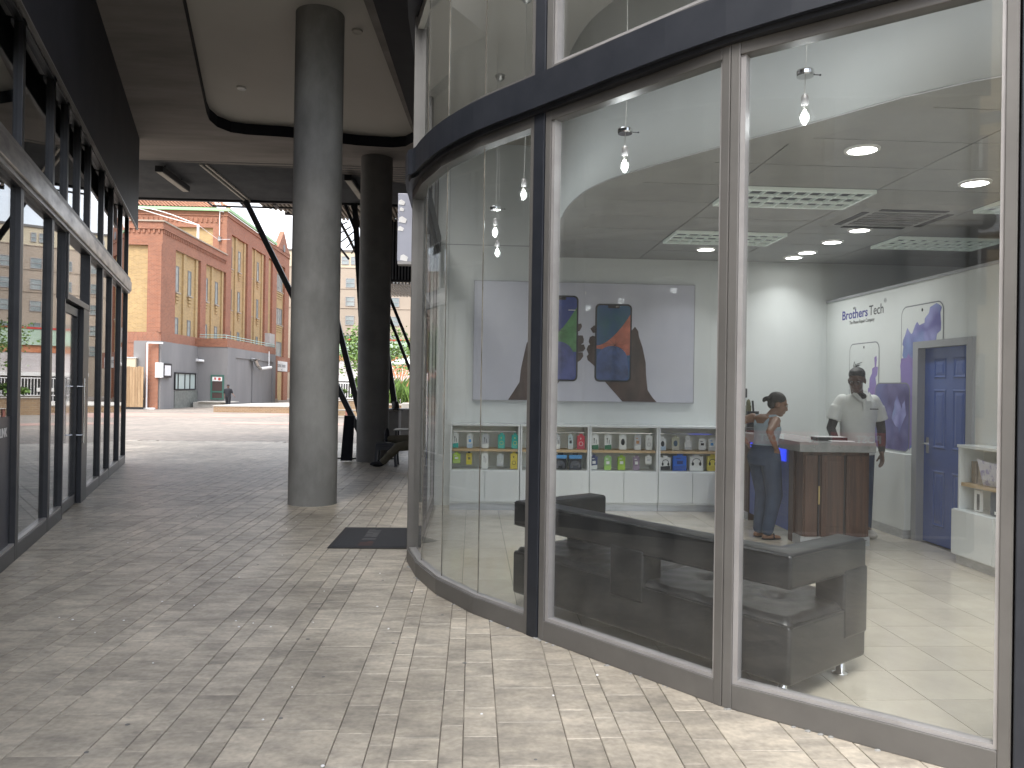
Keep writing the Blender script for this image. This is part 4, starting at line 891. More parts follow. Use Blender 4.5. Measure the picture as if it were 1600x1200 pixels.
for k_, (x_, y_, h_) in enumerate(((-7.55,40.5,.75),(-7.8,44.0,.95))):
    MB().lathe((x_,y_,gz(y_)), [(.09,0),(.09,h_-.1),(.05,h_),(.001,h_+.02)], 12).build('bollard', G['white_metal'], smooth=True)
    tag(bpy.context.scene.collection.objects[-1] if False else bpy.data.objects['bollard' if k_ == 0 else 'bollard.001'], 'white bollard %s' % ('in front of the slatted bench end' if k_ == 0 else 'at the left end of the long brick planter'), 'bollard', 'white bollards beside the near column')
def topbox(name, label, cat, x0,x1,y0,y1,z0,z1, m_, **kw):
    o = MB().box(x0,x1,y0,y1,z0,z1).build(name, m_, **kw); return tag(o, label, cat)
t = thing('dark_planter_box', 'dark grey box planter at the foot of the strut behind the far column', 'planter', (-2.1,17.9,0))
MB().box(-2.6,-1.69,17.66,18.3,0,.93).build('box', G['concrete_dark'], t); MB().box(-2.62,-1.67,17.64,18.32,.93,.96).build('rim', G['concrete_pale'], t)
topbox('concrete_block', 'tall pale concrete block seen right of the dark planter box', 'block', -2.72,-1.5,29.5,30.2,gz(29.6),.84, G['concrete_pale'], bevel=.03)
topbox('concrete_block', 'slim dark concrete block tucked between the planter box and the pale block', 'block', -2.0,-1.62,20.5,21.0,gz(20.5),.9, G['concrete_dark'], bevel=.02)
t = thing('sign_stand', 'black free standing board leaning beside the far column', 'board', (-2.46,15.4,0))
MB().add([(-2.58,15.25,.02),(-2.36,15.25,.02),(-2.36,15.5,.9),(-2.56,15.5,.9),(-2.58,15.32,.02),(-2.36,15.32,.02),(-2.36,15.56,.9),(-2.56,15.56,.9)], [(0,1,2,3),(7,6,5,4),(0,4,5,1),(1,5,6,2),(2,6,7,3),(3,7,4,0)]).build('board', G['fascia'], t)
MB().bar((-2.47,15.55,.85),(-2.47,15.95,.01),.04,.02).build('prop', G['black_steel'], t)
topbox('cable_cover', 'thin black cable cover lying across the paving by the far column', 'cable cover', -3.2,-1.6,15.84,15.92,0.003,.022, G['rubber'])
# doormat
t = thing('doormat', 'charcoal doormat with worn red and grey lettering outside the curved shopfront', 'doormat', (-.95,7.7,0))
MB().box(-1.33,-.575,7.21,8.24,.002,.010).build('border', G['rubber'], t, bevel=.003); MB().box(-1.29,-.60,7.25,8.20,.009,.0135).build('pile', G['mat_cloth'], t)
rnd = random.Random(4)
for m_, ya, yb in ((mat('faded_red_print', (.085,.045,.04), .9), 7.30,7.50),(mat('faded_grey_print', (.10,.10,.105), .9), 7.56,8.12)):
    q = MB(); y = ya
    while y < yb:
        L = rnd.uniform(.045,.07); st = .012
        q.box(-1.06,-.93,y,y+st,.0135,.0148)
        if rnd.random() < .7: q.box(-1.06,-.93,y+L-st,y+L,.0135,.0148)
        if rnd.random() < .8: q.box(-1.06+rnd.choice((0,.058,.118)),-1.048+rnd.choice((0,.058)),y+st,y+L-st,.0135,.0148)
        y += L+.018
    q.build('lettering', m_, t)

# yellow brick house behind the camera, mirrored in the shop glass
t = thing('yellow_brick_house', 'yellow brick house with curtained windows standing across the street behind', 'house', (-13,-12,0))
rot = Matrix.Rotation(R(42), 4, 'Z'); base = Vector((-12.6,-10.9,0))
def hp(u_, v_, z): p = rot @ Vector((u_, v_, 0)); return (base.x+p.x, base.y+p.y, z)
def hbox(mb, u0,u1,v0,v1,z0,z1):
    mb.add([hp(u0,v0,z0),hp(u1,v0,z0),hp(u1,v1,z0),hp(u0,v1,z0),hp(u0,v0,z1),hp(u1,v0,z1),hp(u1,v1,z1),hp(u0,v1,z1)], [(0,3,2,1),(4,5,6,7),(0,1,5,4),(1,2,6,5),(2,3,7,6),(3,0,4,7)]); return mb
# its front faces +u
q = MB(); hbox(q, -8,0,-9,9,0,9.0); q.add([hp(0,-9,9),hp(0,9,9),hp(0,0,12.2),hp(-8,-9,9),hp(-8,9,9),hp(-8,0,12.2)], [(0,1,2),(3,5,4),(0,2,5,3),(1,4,5,2)]); q.build('wall', brickmat('pale_yellow_brick', (.66,.5,.3), (.56,.42,.25), (.34,.29,.24), bw=.32, bh=.1), t)
q = MB(); hbox(q, -8,.02,-9,9,5.35,5.6); hbox(q,-8,.03,-9,9,8.7,9.0); q.build('band', G['grey_plaster'], t)
for v_ in (-7,-4.6,-2.2,.2,2.6,5.0,7.2):
    for z in (.9,3.9,6.7):
        q = MB(); hbox(q, 0,.06,v_-.62,v_+.62,z,z+1.7); f_ = q.build('window', mat('brown_frame', (.1,.075,.07), .5), t)
        q = MB(); hbox(q, .061,.07,v_-.5,v_+.5,z+.85,z+1.6); q.build('pane', mat('net_curtain', (.5,.5,.48), .5, col2=(.62,.62,.6), nscale=4, stretch=(6,6,.4)), f_)
        q = MB(); hbox(q, .061,.07,v_-.5,v_+.5,z+.1,z+.78); q.build('pane', G['win_glass'], f_)
q = MB(); hbox(q, .02,.4,-.9,.1,5.75,6.4); ac = q.build('air_conditioner', G['white_metal'], t)
q = MB(); a_ = hp(.41,-.35,6.08); q.lathe((0,0,0), [(.001,0)],3) if False else None; q.tube(hp(.40,-.35,6.08), hp(.43,-.35,6.08), .26, n=18); q.build('fan_grille', G['frame_dark'], t)

# ------------------------------------------------------------------ shop fittings
# display cabinets along the back wall
pk_meshes = {}
CX = [-.27,.59,1.45,2.31,3.17]
labs = ['white display cabinet at the left end of the back wall, holding teal packs','white display cabinet second from the left, mostly behind the navy corner post','white display cabinet with the four green packs, under the phone poster','white display cabinet with the headphone boxes, at the right end of the row']
for k in range(4):
    x0, x1 = CX[k]+.003, CX[k+1]-.003; t = thing('display_cabinet', labs[k], 'cabinet', ((x0+x1)/2,9.6,.01), 'white display cabinets along the back wall')
    q = MB(); q.box(x0,x0+.022,9.42,9.795,.5,1.045); q.box(x1-.022,x1,9.42,9.795,.5,1.045); q.box(x0,x1,9.41,9.795,1.045,1.07); q.box(x0,x1,9.43,9.795,.09,.505); q.build('carcass', G['cab_white'], t, bevel=.002)
    MB().box(x0+.022,x1-.022,9.775,9.79,.505,1.045).build('back_panel', G['cab_back'], t)
    MB().box(x0+.023,x1-.023,9.47,9.774,.728,.758).build('shelf', G['oak'], t)
    xm = (x0+x1)/2
    for a, b in ((x0+.003,xm-.003),(xm+.003,x1-.003)): MB().box(a,b,9.41,9.43,.115,.495).build('cabinet_door', G['cab_white'], t, bevel=.002)
    MB().box(x0,x1,9.445,9.79,.011,.09).build('plinth', G['plinth'], t)
    MB().box(x0+.03,x1-.03,9.56,9.575,.965,.972).build('hanging_rail', G['chrome'], t)
# goods: blister packs and boxes
def pack(name, label, X, z0, wd, ht, dp, y, c1, c2, c3, kind, lean=0):
    t = thing(name, label, 'pack', (X, y, z0))
    b1 = MB().box(X-wd/2,X+wd/2,y,y+dp,z0,z0+ht).build('carton', cmat(c1), t, bevel=.002)
    f_ = y-.0012; q = MB(); q.add([(X-wd/2+.003,f_,z0+.003),(X+wd/2-.003,f_,z0+.003),(X+wd/2-.003,f_,z0+ht*.36),(X-wd/2+.003,f_,z0+ht*.30)], [(0,1,2,3)]); q.build('printed_band', cmat(c2), t)
    q = MB(); cz = z0+ht*.60; g_ = f_-.0004
    if kind == 'cable':
        q.tube((X-wd*.12,g_,cz-ht*.16),(X-wd*.12,g_,cz+ht*.18),.0032,n=6); q.tube((X+wd*.16,g_,cz-ht*.2),(X+wd*.16,g_,cz+ht*.1),.0032,n=6); q.box(X-wd*.2,X-wd*.05,g_-.001,g_,cz+ht*.12,cz+ht*.22)
    elif kind == 'ring':
        pts = [(X+wd*.26*math.cos(a/14*2*PI), g_, cz-ht*.2+wd*.26*math.sin(a/14*2*PI)) for a in range(15)]; q.path(pts, .0028, 5); q.box(X-wd*.1,X+wd*.02,g_-.001,g_,cz+ht*.12,cz+ht*.24)
    elif kind == 'phones':
        r_ = wd*.30; pts = [(X+r_*math.cos(a/10*PI), g_, cz+.0+r_*.9*math.sin(a/10*PI)) for a in range(11)]; q.path(pts, .004, 5)
        for s_ in (-1,1): q.ball((X+s_*r_*.92,g_,cz-ht*.12), wd*.10,.003,ht*.13, 10, 6)
    elif kind == 'mouse': q.ball((X,g_,cz-ht*.05), wd*.27,.006,ht*.24, 14, 8)
    elif kind == 'pad':
        q.ball((X,g_,cz-ht*.18), wd*.34,.01,ht*.2, 14, 8); 
        for s_ in (-1,1): q.ball((X+s_*wd*.27,g_,cz-ht*.34), wd*.13,.01,ht*.2, 10, 6)
    else:
        q.box(X-wd*.22,X+wd*.22,g_-.001,g_,cz-ht*.16,cz+ht*.06); q.box(X-wd*.3,X+wd*.05,g_-.001,g_,cz+ht*.2,cz+ht*.26)
    q.build('product_picture', cmat(c3), t)
    q = MB(); q.box(X-wd*.22,X+wd*.22,y+.002,y+.005,z0+ht,z0+ht+.022); q.build('hang_tab', cmat(c1 if kind != 'dark' else (.03,.03,.03)), t)
    if kind not in ('phones','pad','dark') or True:
        if z0 > .77 or ht < .16: MB().tube((X,y-.004,z0+ht+.012),(X,9.776,z0+ht+.016),.0018,n=5).build('peg', G['chrome'], t)
    return t
W_ = (.75,.78,.76); TE = (.03,.42,.36); YE = (.75,.62,.1); GR = (.03,.16,.08); BL = (.08,.3,.62); DK = (.02,.025,.03); LG = (.38,.58,.08); RD = (.55,.03,.06); GY = (.5,.53,.55); LB = (.42,.55,.68)
up = [ # label, X, width, height, colours, kind
 ('teal edged white cable pack, first on the top shelf of the left cabinet',-.205,.075,.175,W_,TE,DK,'cable'),
 ('white and blue pack beside the first teal edged pack',-.028,.072,.165,W_,LB,BL,'card'),
 ('white pack with two black cables printed on it, middle of the left cabinet',.163,.085,.165,GY,W_,DK,'cable'),
 ('teal pack with a yellow coil, left one of the pair',.362,.085,.17,TE,(.1,.5,.42),YE,'ring'),
 ('teal pack with a yellow coil touching the cabinet side',.530,.085,.17,TE,(.1,.5,.42),YE,'ring'),
 ('grey white cable pack just right of the navy corner post',1.055,.075,.165,GY,W_,DK,'cable'),
 ('slim pale blue grey pack left of the bright red one',1.222,.065,.165,(.5,.6,.62),GY,DK,'card'),
 ('bright red pack with a white ring on it',1.354,.095,.17,RD,(.45,.05,.09),W_,'ring'),
 ('white and dark green earphone pack at the left cabinet edge',1.527,.09,.175,W_,GR,DK,'cable'),
 ('white and dark green earphone pack, second from the left cabinet edge',1.694,.09,.175,W_,GR,DK,'cable'),
 ('white pack with a black pictured band, third in its row',1.880,.09,.175,W_,W_,DK,'mouse'),
 ('plain grey white pack with an orange corner',2.068,.085,.175,GY,W_,(.5,.25,.1),'card'),
 ('white pack with a faint round drawing next to the cabinet side',2.208,.085,.175,W_,W_,(.4,.4,.42),'ring'),
 ('white and blue pack showing a black computer mouse',2.378,.085,.15,W_,LB,DK,'mouse'),
 ('olive edged pack showing a dark blue mouse',2.546,.095,.16,(.45,.46,.34),(.5,.5,.42),(.05,.1,.15),'mouse'),
 ('plain pale box with a smaller pale box on it',2.708,.09,.10,W_,GY,W_,'card'),
 ('white pack showing small black earbuds',2.882,.09,.13,W_,W_,DK,'card'),
 ('white pack with a blue screen picture beside the mullion',3.010,.085,.15,W_,GY,BL,'card')]
for lab, X, wd, ht, a, b, c, kd in up: pack('accessory_pack', lab, X, .762+(.012 if ht < .15 else .002), wd, ht, .02, 9.50+random.uniform(-.01,.02), a, b, c, kd)
pack('accessory_pack', 'small pale upper box resting on the plain pale box', 2.70, .868, .06, .075, .03, 9.5, W_, W_, GY, 'card')
low = [
 ('lime green pouch pack, lower left corner of the left cabinet',-.190,.095,.12,LG,(.45,.62,.2),W_,'card',.575),
 ('dark topped yellow pack on the lower shelf',-.035,.07,.14,YE,(.6,.58,.05),(.12,.12,.03),'dark',.56),
 ('tall white pack with a grey stick picture',.160,.08,.19,W_,W_,(.3,.32,.34),'cable',.512),
 ('small silver grey pack left of the tall yellow one',.350,.08,.14,(.5,.55,.55),GY,W_,'ring',.545),
 ('tall yellow pack with a black clip picture',.520,.085,.19,YE,(.68,.56,.1),DK,'ring',.512),
 ('blue topped game controller box beside the navy corner post',1.10,.15,.18,DK,DK,(.08,.09,.11),'pad',.512),
 ('blue topped game controller box, the fully visible one',1.285,.16,.18,DK,(.03,.04,.06),(.09,.1,.12),'pad',.512),
 ('navy and white upright pack at the lower left',1.520,.09,.165,(.07,.09,.2),W_,W_,'card',.512),
 ('light green cable pack in the lower row',1.690,.09,.165,(.28,.5,.2),(.35,.6,.15),W_,'card',.512),
 ('lime green cable pack right of the light green one',1.868,.095,.165,(.3,.5,.06),LG,W_,'card',.512),
 ('purple grey cable pack in the lower row',2.050,.08,.165,(.22,.17,.24),(.28,.22,.3),W_,'card',.512),
 ('small white pack hanging high in the lower row',2.205,.08,.10,W_,W_,GY,'card',.585),
 ('white box showing a black headphone turned sideways',2.42,.13,.165,W_,DK,DK,'phones',.512),
 ('vivid blue shield shaped phone box',2.600,.17,.185,(.02,.14,.62),(.03,.1,.4),(.02,.05,.2),'card',.512),
 ('white box showing a large black headphone face on',2.812,.17,.18,W_,W_,DK,'phones',.512),
 ('yellow box with black headphone rings beside the mullion',3.02,.13,.185,(.7,.62,.12),(.6,.5,.1),DK,'phones',.512)]
for lab, X, wd, ht, a, b, c, kd, z0 in low:
    t = pack('accessory_pack', lab, X, z0, wd, ht, .03 if wd < .12 else .05, 9.50+random.uniform(-.015,.02), a, b, c, kd)
    if 'controller' in lab: MB().box(X-wd/2,X+wd/2,9.476,9.4785,.65,.694).build('header_card', cmat(BL), t)
# right hand cabinet against the partition
t = thing('display_cabinet', 'white display cabinet standing beside the blue door, holding leaflets', 'cabinet', (4.45,5.9,.01))
q = MB(); q.box(4.36,4.585,6.66,6.685,.5,1.05); q.box(4.36,4.585,4.9,4.925,.5,1.05); q.box(4.35,4.585,4.9,6.69,1.05,1.075); q.box(4.34,4.585,4.9,6.72,.09,.5); q.build('carcass', G['cab_white'], t, bevel=.002)
for y0,y1 in ((6.17,6.715),(5.6,6.165),(4.95,5.595)): MB().box(4.322,4.34,y0,y1,.10,.495).build('cabinet_door', G['cab_white'], t, bevel=.002)
MB().box(4.37,4.58,4.95,6.655,.71,.74).build('shelf', G['oak'], t); MB().box(4.36,4.58,4.92,6.70,.011,.09).build('plinth', G['plinth'], t); MB().box(4.575,4.583,4.93,6.66,.5,1.05).build('back_panel', G['cab_back'], t)
t = thing('leaflet_holder', 'clear holder fanned with white and lilac leaflets on the shelf by the blue door', 'leaflet holder', (4.45,6.2,.74))
for k in range(5):
    y = 6.40-.08*k; q = MB(); q.add([(4.40,y,.745),(4.43,y-.13,.742),(4.40,y-.20,.93+.01*k),(4.36,y-.02+.05,.97-.015*k)], [(0,1,2,3)]); q.add([(4.404,y,.745),(4.434,y-.13,.742),(4.404,y-.20,.93+.01*k),(4.364,y-.02+.05,.97-.015*k)], [(3,2,1,0)]); q.build('leaflet', mat('leaflet_print', (.7,.7,.78), .4, col2=(.35,.33,.55), nscale=18, contrast=(.5,.6)), t)
MB().box(4.36,4.375,5.95,6.42,.741,.80).build('holder', G['bulb_glass'], t)
for lab, y, z0, c in (('slim brown box on the upper shelf beside the leaflets',6.56,.745,(.25,.2,.14)),('second slim brown box behind the leaflets',6.47,.745,(.3,.25,.18))):
    o = MB().box(4.42,4.47,y-.03,y+.03,z0,z0+.19).build('slim_box', cmat(c), bevel=.002); tag(o, lab, 'box')
t = thing('accessory_pack', 'black and white cable pack hanging on the lower shelf by the blue door', 'pack', (4.42,6.48,.5)); MB().box(4.40,4.43,6.44,6.52,.51,.69).build('carton', cmat(W_), t); MB().box(4.398,4.4,6.445,6.48,.52,.66).build('product_picture', cmat(DK), t)
t = thing('accessory_pack', 'dark blue grey phone case pack hanging on the lower shelf by the blue door', 'pack', (4.42,6.2,.5)); MB().box(4.39,4.43,6.12,6.30,.505,.70).build('carton', cmat((.07,.09,.12)), t, bevel=.01); MB().box(4.388,4.39,6.2,6.24,.52,.545).build('product_picture', cmat(W_), t)

# phone poster on the back wall
ps = thing('phone_poster', 'wide lavender wall poster of two hands holding cracked phones', 'poster', (1.42,9.78,1.36))
MB().box(-.005,2.835,9.755,9.79,1.353,2.875).build('panel', G['lav'], ps); MB().box(-.008,2.838,9.752,9.757,1.350,1.358).box(-.008,2.838,9.752,9.757,2.869,2.877).box(2.83,2.838,9.752,9.757,1.35,2.877).box(-.008,0,9.752,9.757,1.35,2.877).build('edge_trim', G['jamb'], ps)
def flat(pts, y, m_, name, parent):
    q = MB(); k = len(pts); q.add([(x,y,z) for x,z in pts]+[(x,y+.0015,z) for x,z in pts], [tuple(range(k)), tuple(range(2*k-1,k-1,-1))]+[(i,(i+1)%k,k+(i+1)%k,k+i) for i in range(k)]); return q.build(name, m_, parent)
def rrect(x0,x1,z0,z1,r_,n_=6):
    pts = []
    for cx, cz, a0 in ((x1-r_,z1-r_,0),(x0+r_,z1-r_,90),(x0+r_,z0+r_,180),(x1-r_,z0+r_,270)):
        for k in range(n_+1): a_ = R(a0+90*k/n_); pts.append((cx+r_*math.cos(a_), cz+r_*math.sin(a_)))
    return pts
# pixel-free layout in metres on the poster: zoomed sheet units -> metres
PXs = lambda a, b: (.00+(a-88)*.001963, max(1.362, 2.875-(b-85)*.00196))
skin_p = mat('printed_skin', (.055,.04,.036), .5, col2=(.11,.075,.065), nscale=4, stretch=(1,1,.5))
def cshape(pts, y, m_, name='printed_hand'): return flat([PXs(a,b) for a,b in pts], y, m_, name, ps)
cshape([(1110,400),(1138,366),(1160,395),(1165,430),(1190,500),(1212,600),(1216,680),(1228,780),(1262,830),(1288,882),(1062,872),(1010,800),(945,728),(1000,700),(1100,560)], 9.7525, skin_p)
for c_ in (((845,385),(870,362),(880,365),(880,412),(862,412)),((835,470),(842,440),(862,430),(880,436),(880,500),(850,500)),((822,520),(832,495),(850,488),(880,498),(880,560),(836,552)),((824,565),(838,548),(880,560),(880,632),(850,606),(830,590))): cshape(c_, 9.7525, skin_p)
cshape([(430,490),(415,560),(395,660),(388,740),(345,810),(315,858),(560,866),(600,800),(650,728),(640,600),(470,420)], 9.7525, skin_p)
for c_ in (((765,355),(785,352),(790,372),(776,400),(765,405)),((765,430),(795,430),(804,455),(800,480),(765,500)),((765,490),(805,488),(814,515),(800,535),(765,540)),((762,540),(797,540),(802,565),(785,590),(755,612))): cshape(c_, 9.7525, skin_p)
def phone(a0,a1,b0,b1,cols,crack):
    x0,z1 = PXs(a0,b0); x1,z0 = PXs(a1,b1); r_ = .06
    flat(rrect(x0,x1,z0,z1,r_), 9.750, G['ink'], 'printed_phone', ps)
    m_ = .022; X0_,X1_,Z0_,Z1_ = x0+m_,x1-m_,z0+m_,z1-m_; scr = rrect(X0_,X1_,Z0_,Z1_,r_-.015)
    flat(scr, 9.748, mat('screen_blue', cols[0], .35, col2=cols[3], nscale=2.5), 'printed_screen', ps)
    W2, H2 = X1_-X0_, Z1_-Z0_
    arc1 = [(X0_, Z0_+H2*.42)]+[(X0_+W2*t_/10, Z0_+H2*(.46+.42*(t_/10)**1.7)) for t_ in range(11)]+[(X1_, Z0_+H2*.34),(X0_+W2*.8,Z0_+H2*.33),(X0_+W2*.5,Z0_+H2*.40)]
    flat(arc1, 9.7465, mat('screen_accent', cols[1], .35, col2=tuple(c*.5 for c in cols[1]), nscale=5), 'printed_swirl', ps)
    lobe = [(X0_+.004,Z0_+H2*.02)]+[(X0_+.004+W2*.92*(1-math.cos(t_/12*PI))/2*1.0, Z0_+H2*(.28+.18*math.sin(t_/12*PI))) for t_ in range(13)]+[(X1_-.01,Z0_+H2*.05),(X1_-.06,Z0_+.006),(X0_+.05,Z0_+.006)]
    flat(lobe, 9.745, mat('screen_deep', cols[2], .35, col2=tuple(c*2.4 for c in cols[2]), nscale=4), 'printed_swirl', ps)
    cx = (x0+x1)/2; flat(rrect(cx-.075,cx+.075,Z1_-.035,Z1_+.012,.012,3), 9.7435, G['ink'], 'printed_notch', ps)
    q = MB(); rnd = random.Random(int(a0)); px_, pz_ = PXs(*crack)
    for k in range(9):
        a_ = k*.72+rnd.uniform(-.2,.2); L = rnd.uniform(.09,.24); p_ = (px_,9.7425,pz_); e2 = (px_+math.cos(a_)*L*.5, 9.7425, pz_+math.sin(a_)*L*.5); e3 = (e2[0]+math.cos(a_+.25)*L*.5, 9.7425, e2[2]+math.sin(a_+.25)*L*.5)
        e2 = (min(max(e2[0],X0_),X1_),e2[1],min(max(e2[2],Z0_),Z1_)); e3 = (min(max(e3[0],X0_),X1_),e3[1],min(max(e3[2],Z0_),Z1_)); q.bar(p_,e2,.003,.003,(0,1,0)); q.bar(e2,e3,.002,.002,(0,1,0))
    q.build('crack', G['ink'], ps)
phone(876,1117,220,730,((.03,.07,.26),(.62,.17,.10),(.03,.05,.13),(.02,.11,.16)),(1005,490))
phone(524,765,172,730,((.03,.05,.22),(.12,.35,.12),(.04,.05,.15),(.04,.07,.3)),(640,400))
MB().box(1.41,1.425,9.74,9.752,2.72,2.76).build('sticker', G['paper'], ps); MB().box(1.20,1.29,9.74,9.752,2.515,2.523).build('sticker', G['paper'], ps)

# printed wall beside the door: logo and three phones
pw = part_wall
def wallflat(pts, off, m_, name, parent): # pts in (Y, z) seen from inside the shop; right = smaller Y
    q = MB(); k = len(pts); x = 4.6-off; q.add([(x,y,z) for y,z in pts]+[(x+.0012,y,z) for y,z in pts], [tuple(range(k-1,-1,-1)), tuple(range(k,2*k))]+[(i,(i+1)%k,k+(i+1)%k,k+i) for i in range(k)]); return q.build(name, m_, parent)
lg = thing('wall_logo', 'blue and black BrothersTech lettering printed at the top of the white partition', 'logo', (4.59,8.9,2.4))
wm = lambda y, z: frame_mw((4.5985,y,z), (0,-1,0), (0,0,1))
text('Brothers', .155, G['ink_blue'], 'lettering', lg, wm(9.39,2.425), bold=.0022, depth=.001, sx=1.13)
text('Tech', .165, G['ink'], 'lettering', lg, wm(8.735,2.425), depth=.001, sx=.98)
text('The Phone Repair Company', .062, G['ink'], 'lettering', lg, wm(9.20,2.355), depth=.001, sx=.83)
text('®', .07, G['grey_ink'], 'lettering', lg, wm(8.41,2.54), depth=.001)
q = MB(); q.path([(4.597,9.07+.018*math.cos(a/8*PI),2.53+.012*math.sin(a/8*PI)) for a in range(9)], .003, 4).path([(4.597,9.07+.032*math.cos(a/8*PI),2.535+.022*math.sin(a/8*PI)) for a in range(9)], .003, 4); q.build('signal_mark', G['grey_ink'], lg)
def inkcloud(name, a, b, c, sc_=3, seed=0):
    m_ = bpy.data.materials.new(name); m_.use_nodes = True; t_ = m_.node_tree; N = t_.nodes; Lk = t_.links.new; bb = N['Principled BSDF']; bb.inputs['Roughness'].default_value = .45
    tcn = N.new('ShaderNodeTexCoord'); mpn = N.new('ShaderNodeMapping'); mpn.inputs['Location'].default_value = (0,seed,seed*.7); Lk(tcn.outputs['Object'], mpn.inputs[0])
    nz_ = N.new('ShaderNodeTexNoise'); nz_.inputs['Scale'].default_value = 2.2; nz_.inputs['Detail'].default_value = 3; Lk(mpn.outputs[0], nz_.inputs['Vector'])
    ad = N.new('ShaderNodeMix'); ad.data_type = 'VECTOR'; ad.inputs[0].default_value = .25; Lk(mpn.outputs[0], ad.inputs[4]); Lk(nz_.outputs[1], ad.inputs[5])
    vo = N.new('ShaderNodeTexVoronoi'); vo.feature = 'SMOOTH_F1'; vo.inputs['Scale'].default_value = sc_*2.6; vo.inputs['Smoothness'].default_value = .6; Lk(ad.outputs[1], vo.inputs['Vector'])
    r_ = N.new('ShaderNodeValToRGB'); e = r_.color_ramp.elements; e[0].position = .05; e[0].color = (*a,1); e[1].position = .75; e[1].color = (*b,1); Lk(vo.outputs['Distance'], r_.inputs[0])
    n3 = N.new('ShaderNodeTexNoise'); n3.inputs['Scale'].default_value = sc_*.7; Lk(mpn.outputs[0], n3.inputs['Vector'])
    mr = N.new('ShaderNodeMapRange'); mr.inputs[1].default_value = .42; mr.inputs[2].default_value = .6; Lk(n3.outputs[0], mr.inputs[0])
    mm = N.new('ShaderNodeMix'); mm.data_type = 'RGBA'; mm.inputs[7].default_value = (*c,1); Lk(mr.outputs[0], mm.inputs[0]); Lk(r_.outputs[0], mm.inputs[6]); Lk(mm.outputs[2], bb.inputs['Base Color']); return m_
ink1 = inkcloud('lilac_blue_ink_cloud', (.40,.42,.75), (.13,.12,.36), (.16,.28,.52)); ink2 = inkcloud('violet_ink_cloud', (.38,.26,.58), (.16,.09,.30), (.26,.2,.5), seed=3); ink3 = inkcloud('deep_violet_ink_cloud', (.22,.2,.42), (.06,.05,.17), (.12,.13,.33), seed=7)
def wphone(parent, y0, y1, z0, z1, off, r_, screen):   # y0 > y1
    a = thing; pts = lambda m_: [(y1+y0-yy, zz) for yy, zz in rrect(y1+m_,y0-m_,z0+m_,z1-m_,r_-m_*.8)]
    wallflat(pts(0), off, G['grey_ink'], 'phone_outline', parent); wallflat(pts(.013), off+.0016, screen, 'phone_screen', parent)
lp = thing('wall_print', 'large phone with a lilac and blue ink cloud printed left of the blue door', 'wall print', (4.59,7.7,1.6))
def lshape(y0, y1, z0, z1, r_):
    pts = [(y1+y0-yy, zz) for yy, zz in rrect(y1,y0,z0,z1,r_)]
    up_ = [p for p in pts if p[1] > (z0+z1)/2]; up_.sort(key=lambda p: p[0]); return up_
def lpoly(m_):
    y0, y1, z1, r_ = 8.05-m_, 7.30+m_, 2.45-m_, .10-m_*.8; o_ = []
    for cx, a0 in ((y1+r_,180),(y0-r_,90)):
        for k in range(7): a_ = R(a0-90*k/6); o_.append((cx+r_*math.cos(a_), z1-r_+r_*math.sin(a_)))
    return [(y1,2.065)]+o_+[(y0,.905),(7.785,.905),(7.785,2.065)]
for off_, m_, mm_ in ((.003,0,G['grey_ink']),(.0046,.013,G['print_white'])):
    bm = bmesh.new(); L_ = lpoly(m_); vs_ = [bm.verts.new((4.6-off_-4.59, y-7.7, z-1.6)) for y,z in L_]; es_ = [bm.edges.new((vs_[i],vs_[(i+1)%len(vs_)])) for i in range(len(vs_))]; bmesh.ops.triangle_fill(bm, edges=es_, use_beauty=True)
    me = bpy.data.meshes.new('phone_print'); bm.to_mesh(me); bm.free(); me.materials.append(mm_); o = bpy.data.objects.new('phone_outline' if m_ == 0 else 'phone_screen', me); C.objects.link(o); o.parent = lp
def blob(pts, off, m_, parent, seed, amp=.03):
    rnd = random.Random(seed); o_ = []
    for i in range(len(pts)):
        a, b = pts[i], pts[(i+1)%len(pts)]; n_ = max(1, int(math.dist(a,b)/.05))
        for k in range(n_): t_ = k/n_; o_.append((a[0]+(b[0]-a[0])*t_+rnd.uniform(-amp,amp)*(k>0), a[1]+(b[1]-a[1])*t_+rnd.uniform(-amp,amp)*(k>0)))
    q = MB(); n_ = len(o_); x = 4.6-off
    bm = bmesh.new(); vs_ = [bm.verts.new((x,y,z)) for y,z in o_]; es_ = [bm.edges.new((vs_[i],vs_[(i+1)%n_])) for i in range(n_)]; bmesh.ops.triangle_fill(bm, edges=es_, use_beauty=True)
    ext = bmesh.ops.extrude_face_region(bm, geom=list(bm.faces)); bmesh.ops.translate(bm, verts=[g_ for g_ in ext['geom'] if isinstance(g_, bmesh.types.BMVert)], vec=(.0008,0,0)); bmesh.ops.recalc_face_normals(bm, faces=bm.faces)
    me = bpy.data.meshes.new('ink_cloud'); bmesh.ops.translate(bm, verts=bm.verts, vec=-Vector(parent.location)); bm.to_mesh(me); bm.free(); me.materials.append(m_); o = bpy.data.objects.new('ink_cloud', me); C.objects.link(o); o.parent = parent; return o
blob([(8.02,2.05),(7.93,2.22),(7.85,2.15),(7.75,2.27),(7.62,2.25),(7.53,2.40),(7.42,2.43),(7.33,2.38),(7.34,2.22),(7.42,2.05),(7.48,1.98),(7.60,2.03),(7.74,2.03),(7.74,1.35),(7.78,.95),(7.9,.93),(8.03,1.3)], .0056, ink1, lp, 1)
blob([(8.03,1.9),(7.9,1.95),(7.76,1.85),(7.76,1.4),(7.80,1.0),(7.86,.92),(8.0,1.2),(8.03,1.6)], .0068, ink2, lp, 2)
def dot(y, z, r_, parent): wallflat([(y+r_*math.cos(a/10*2*PI), z+r_*1.3*math.sin(a/10*2*PI)) for a in range(10)], .0072, G['ink'], 'camera_dot', parent)
dot(7.66,2.385,.014,lp)
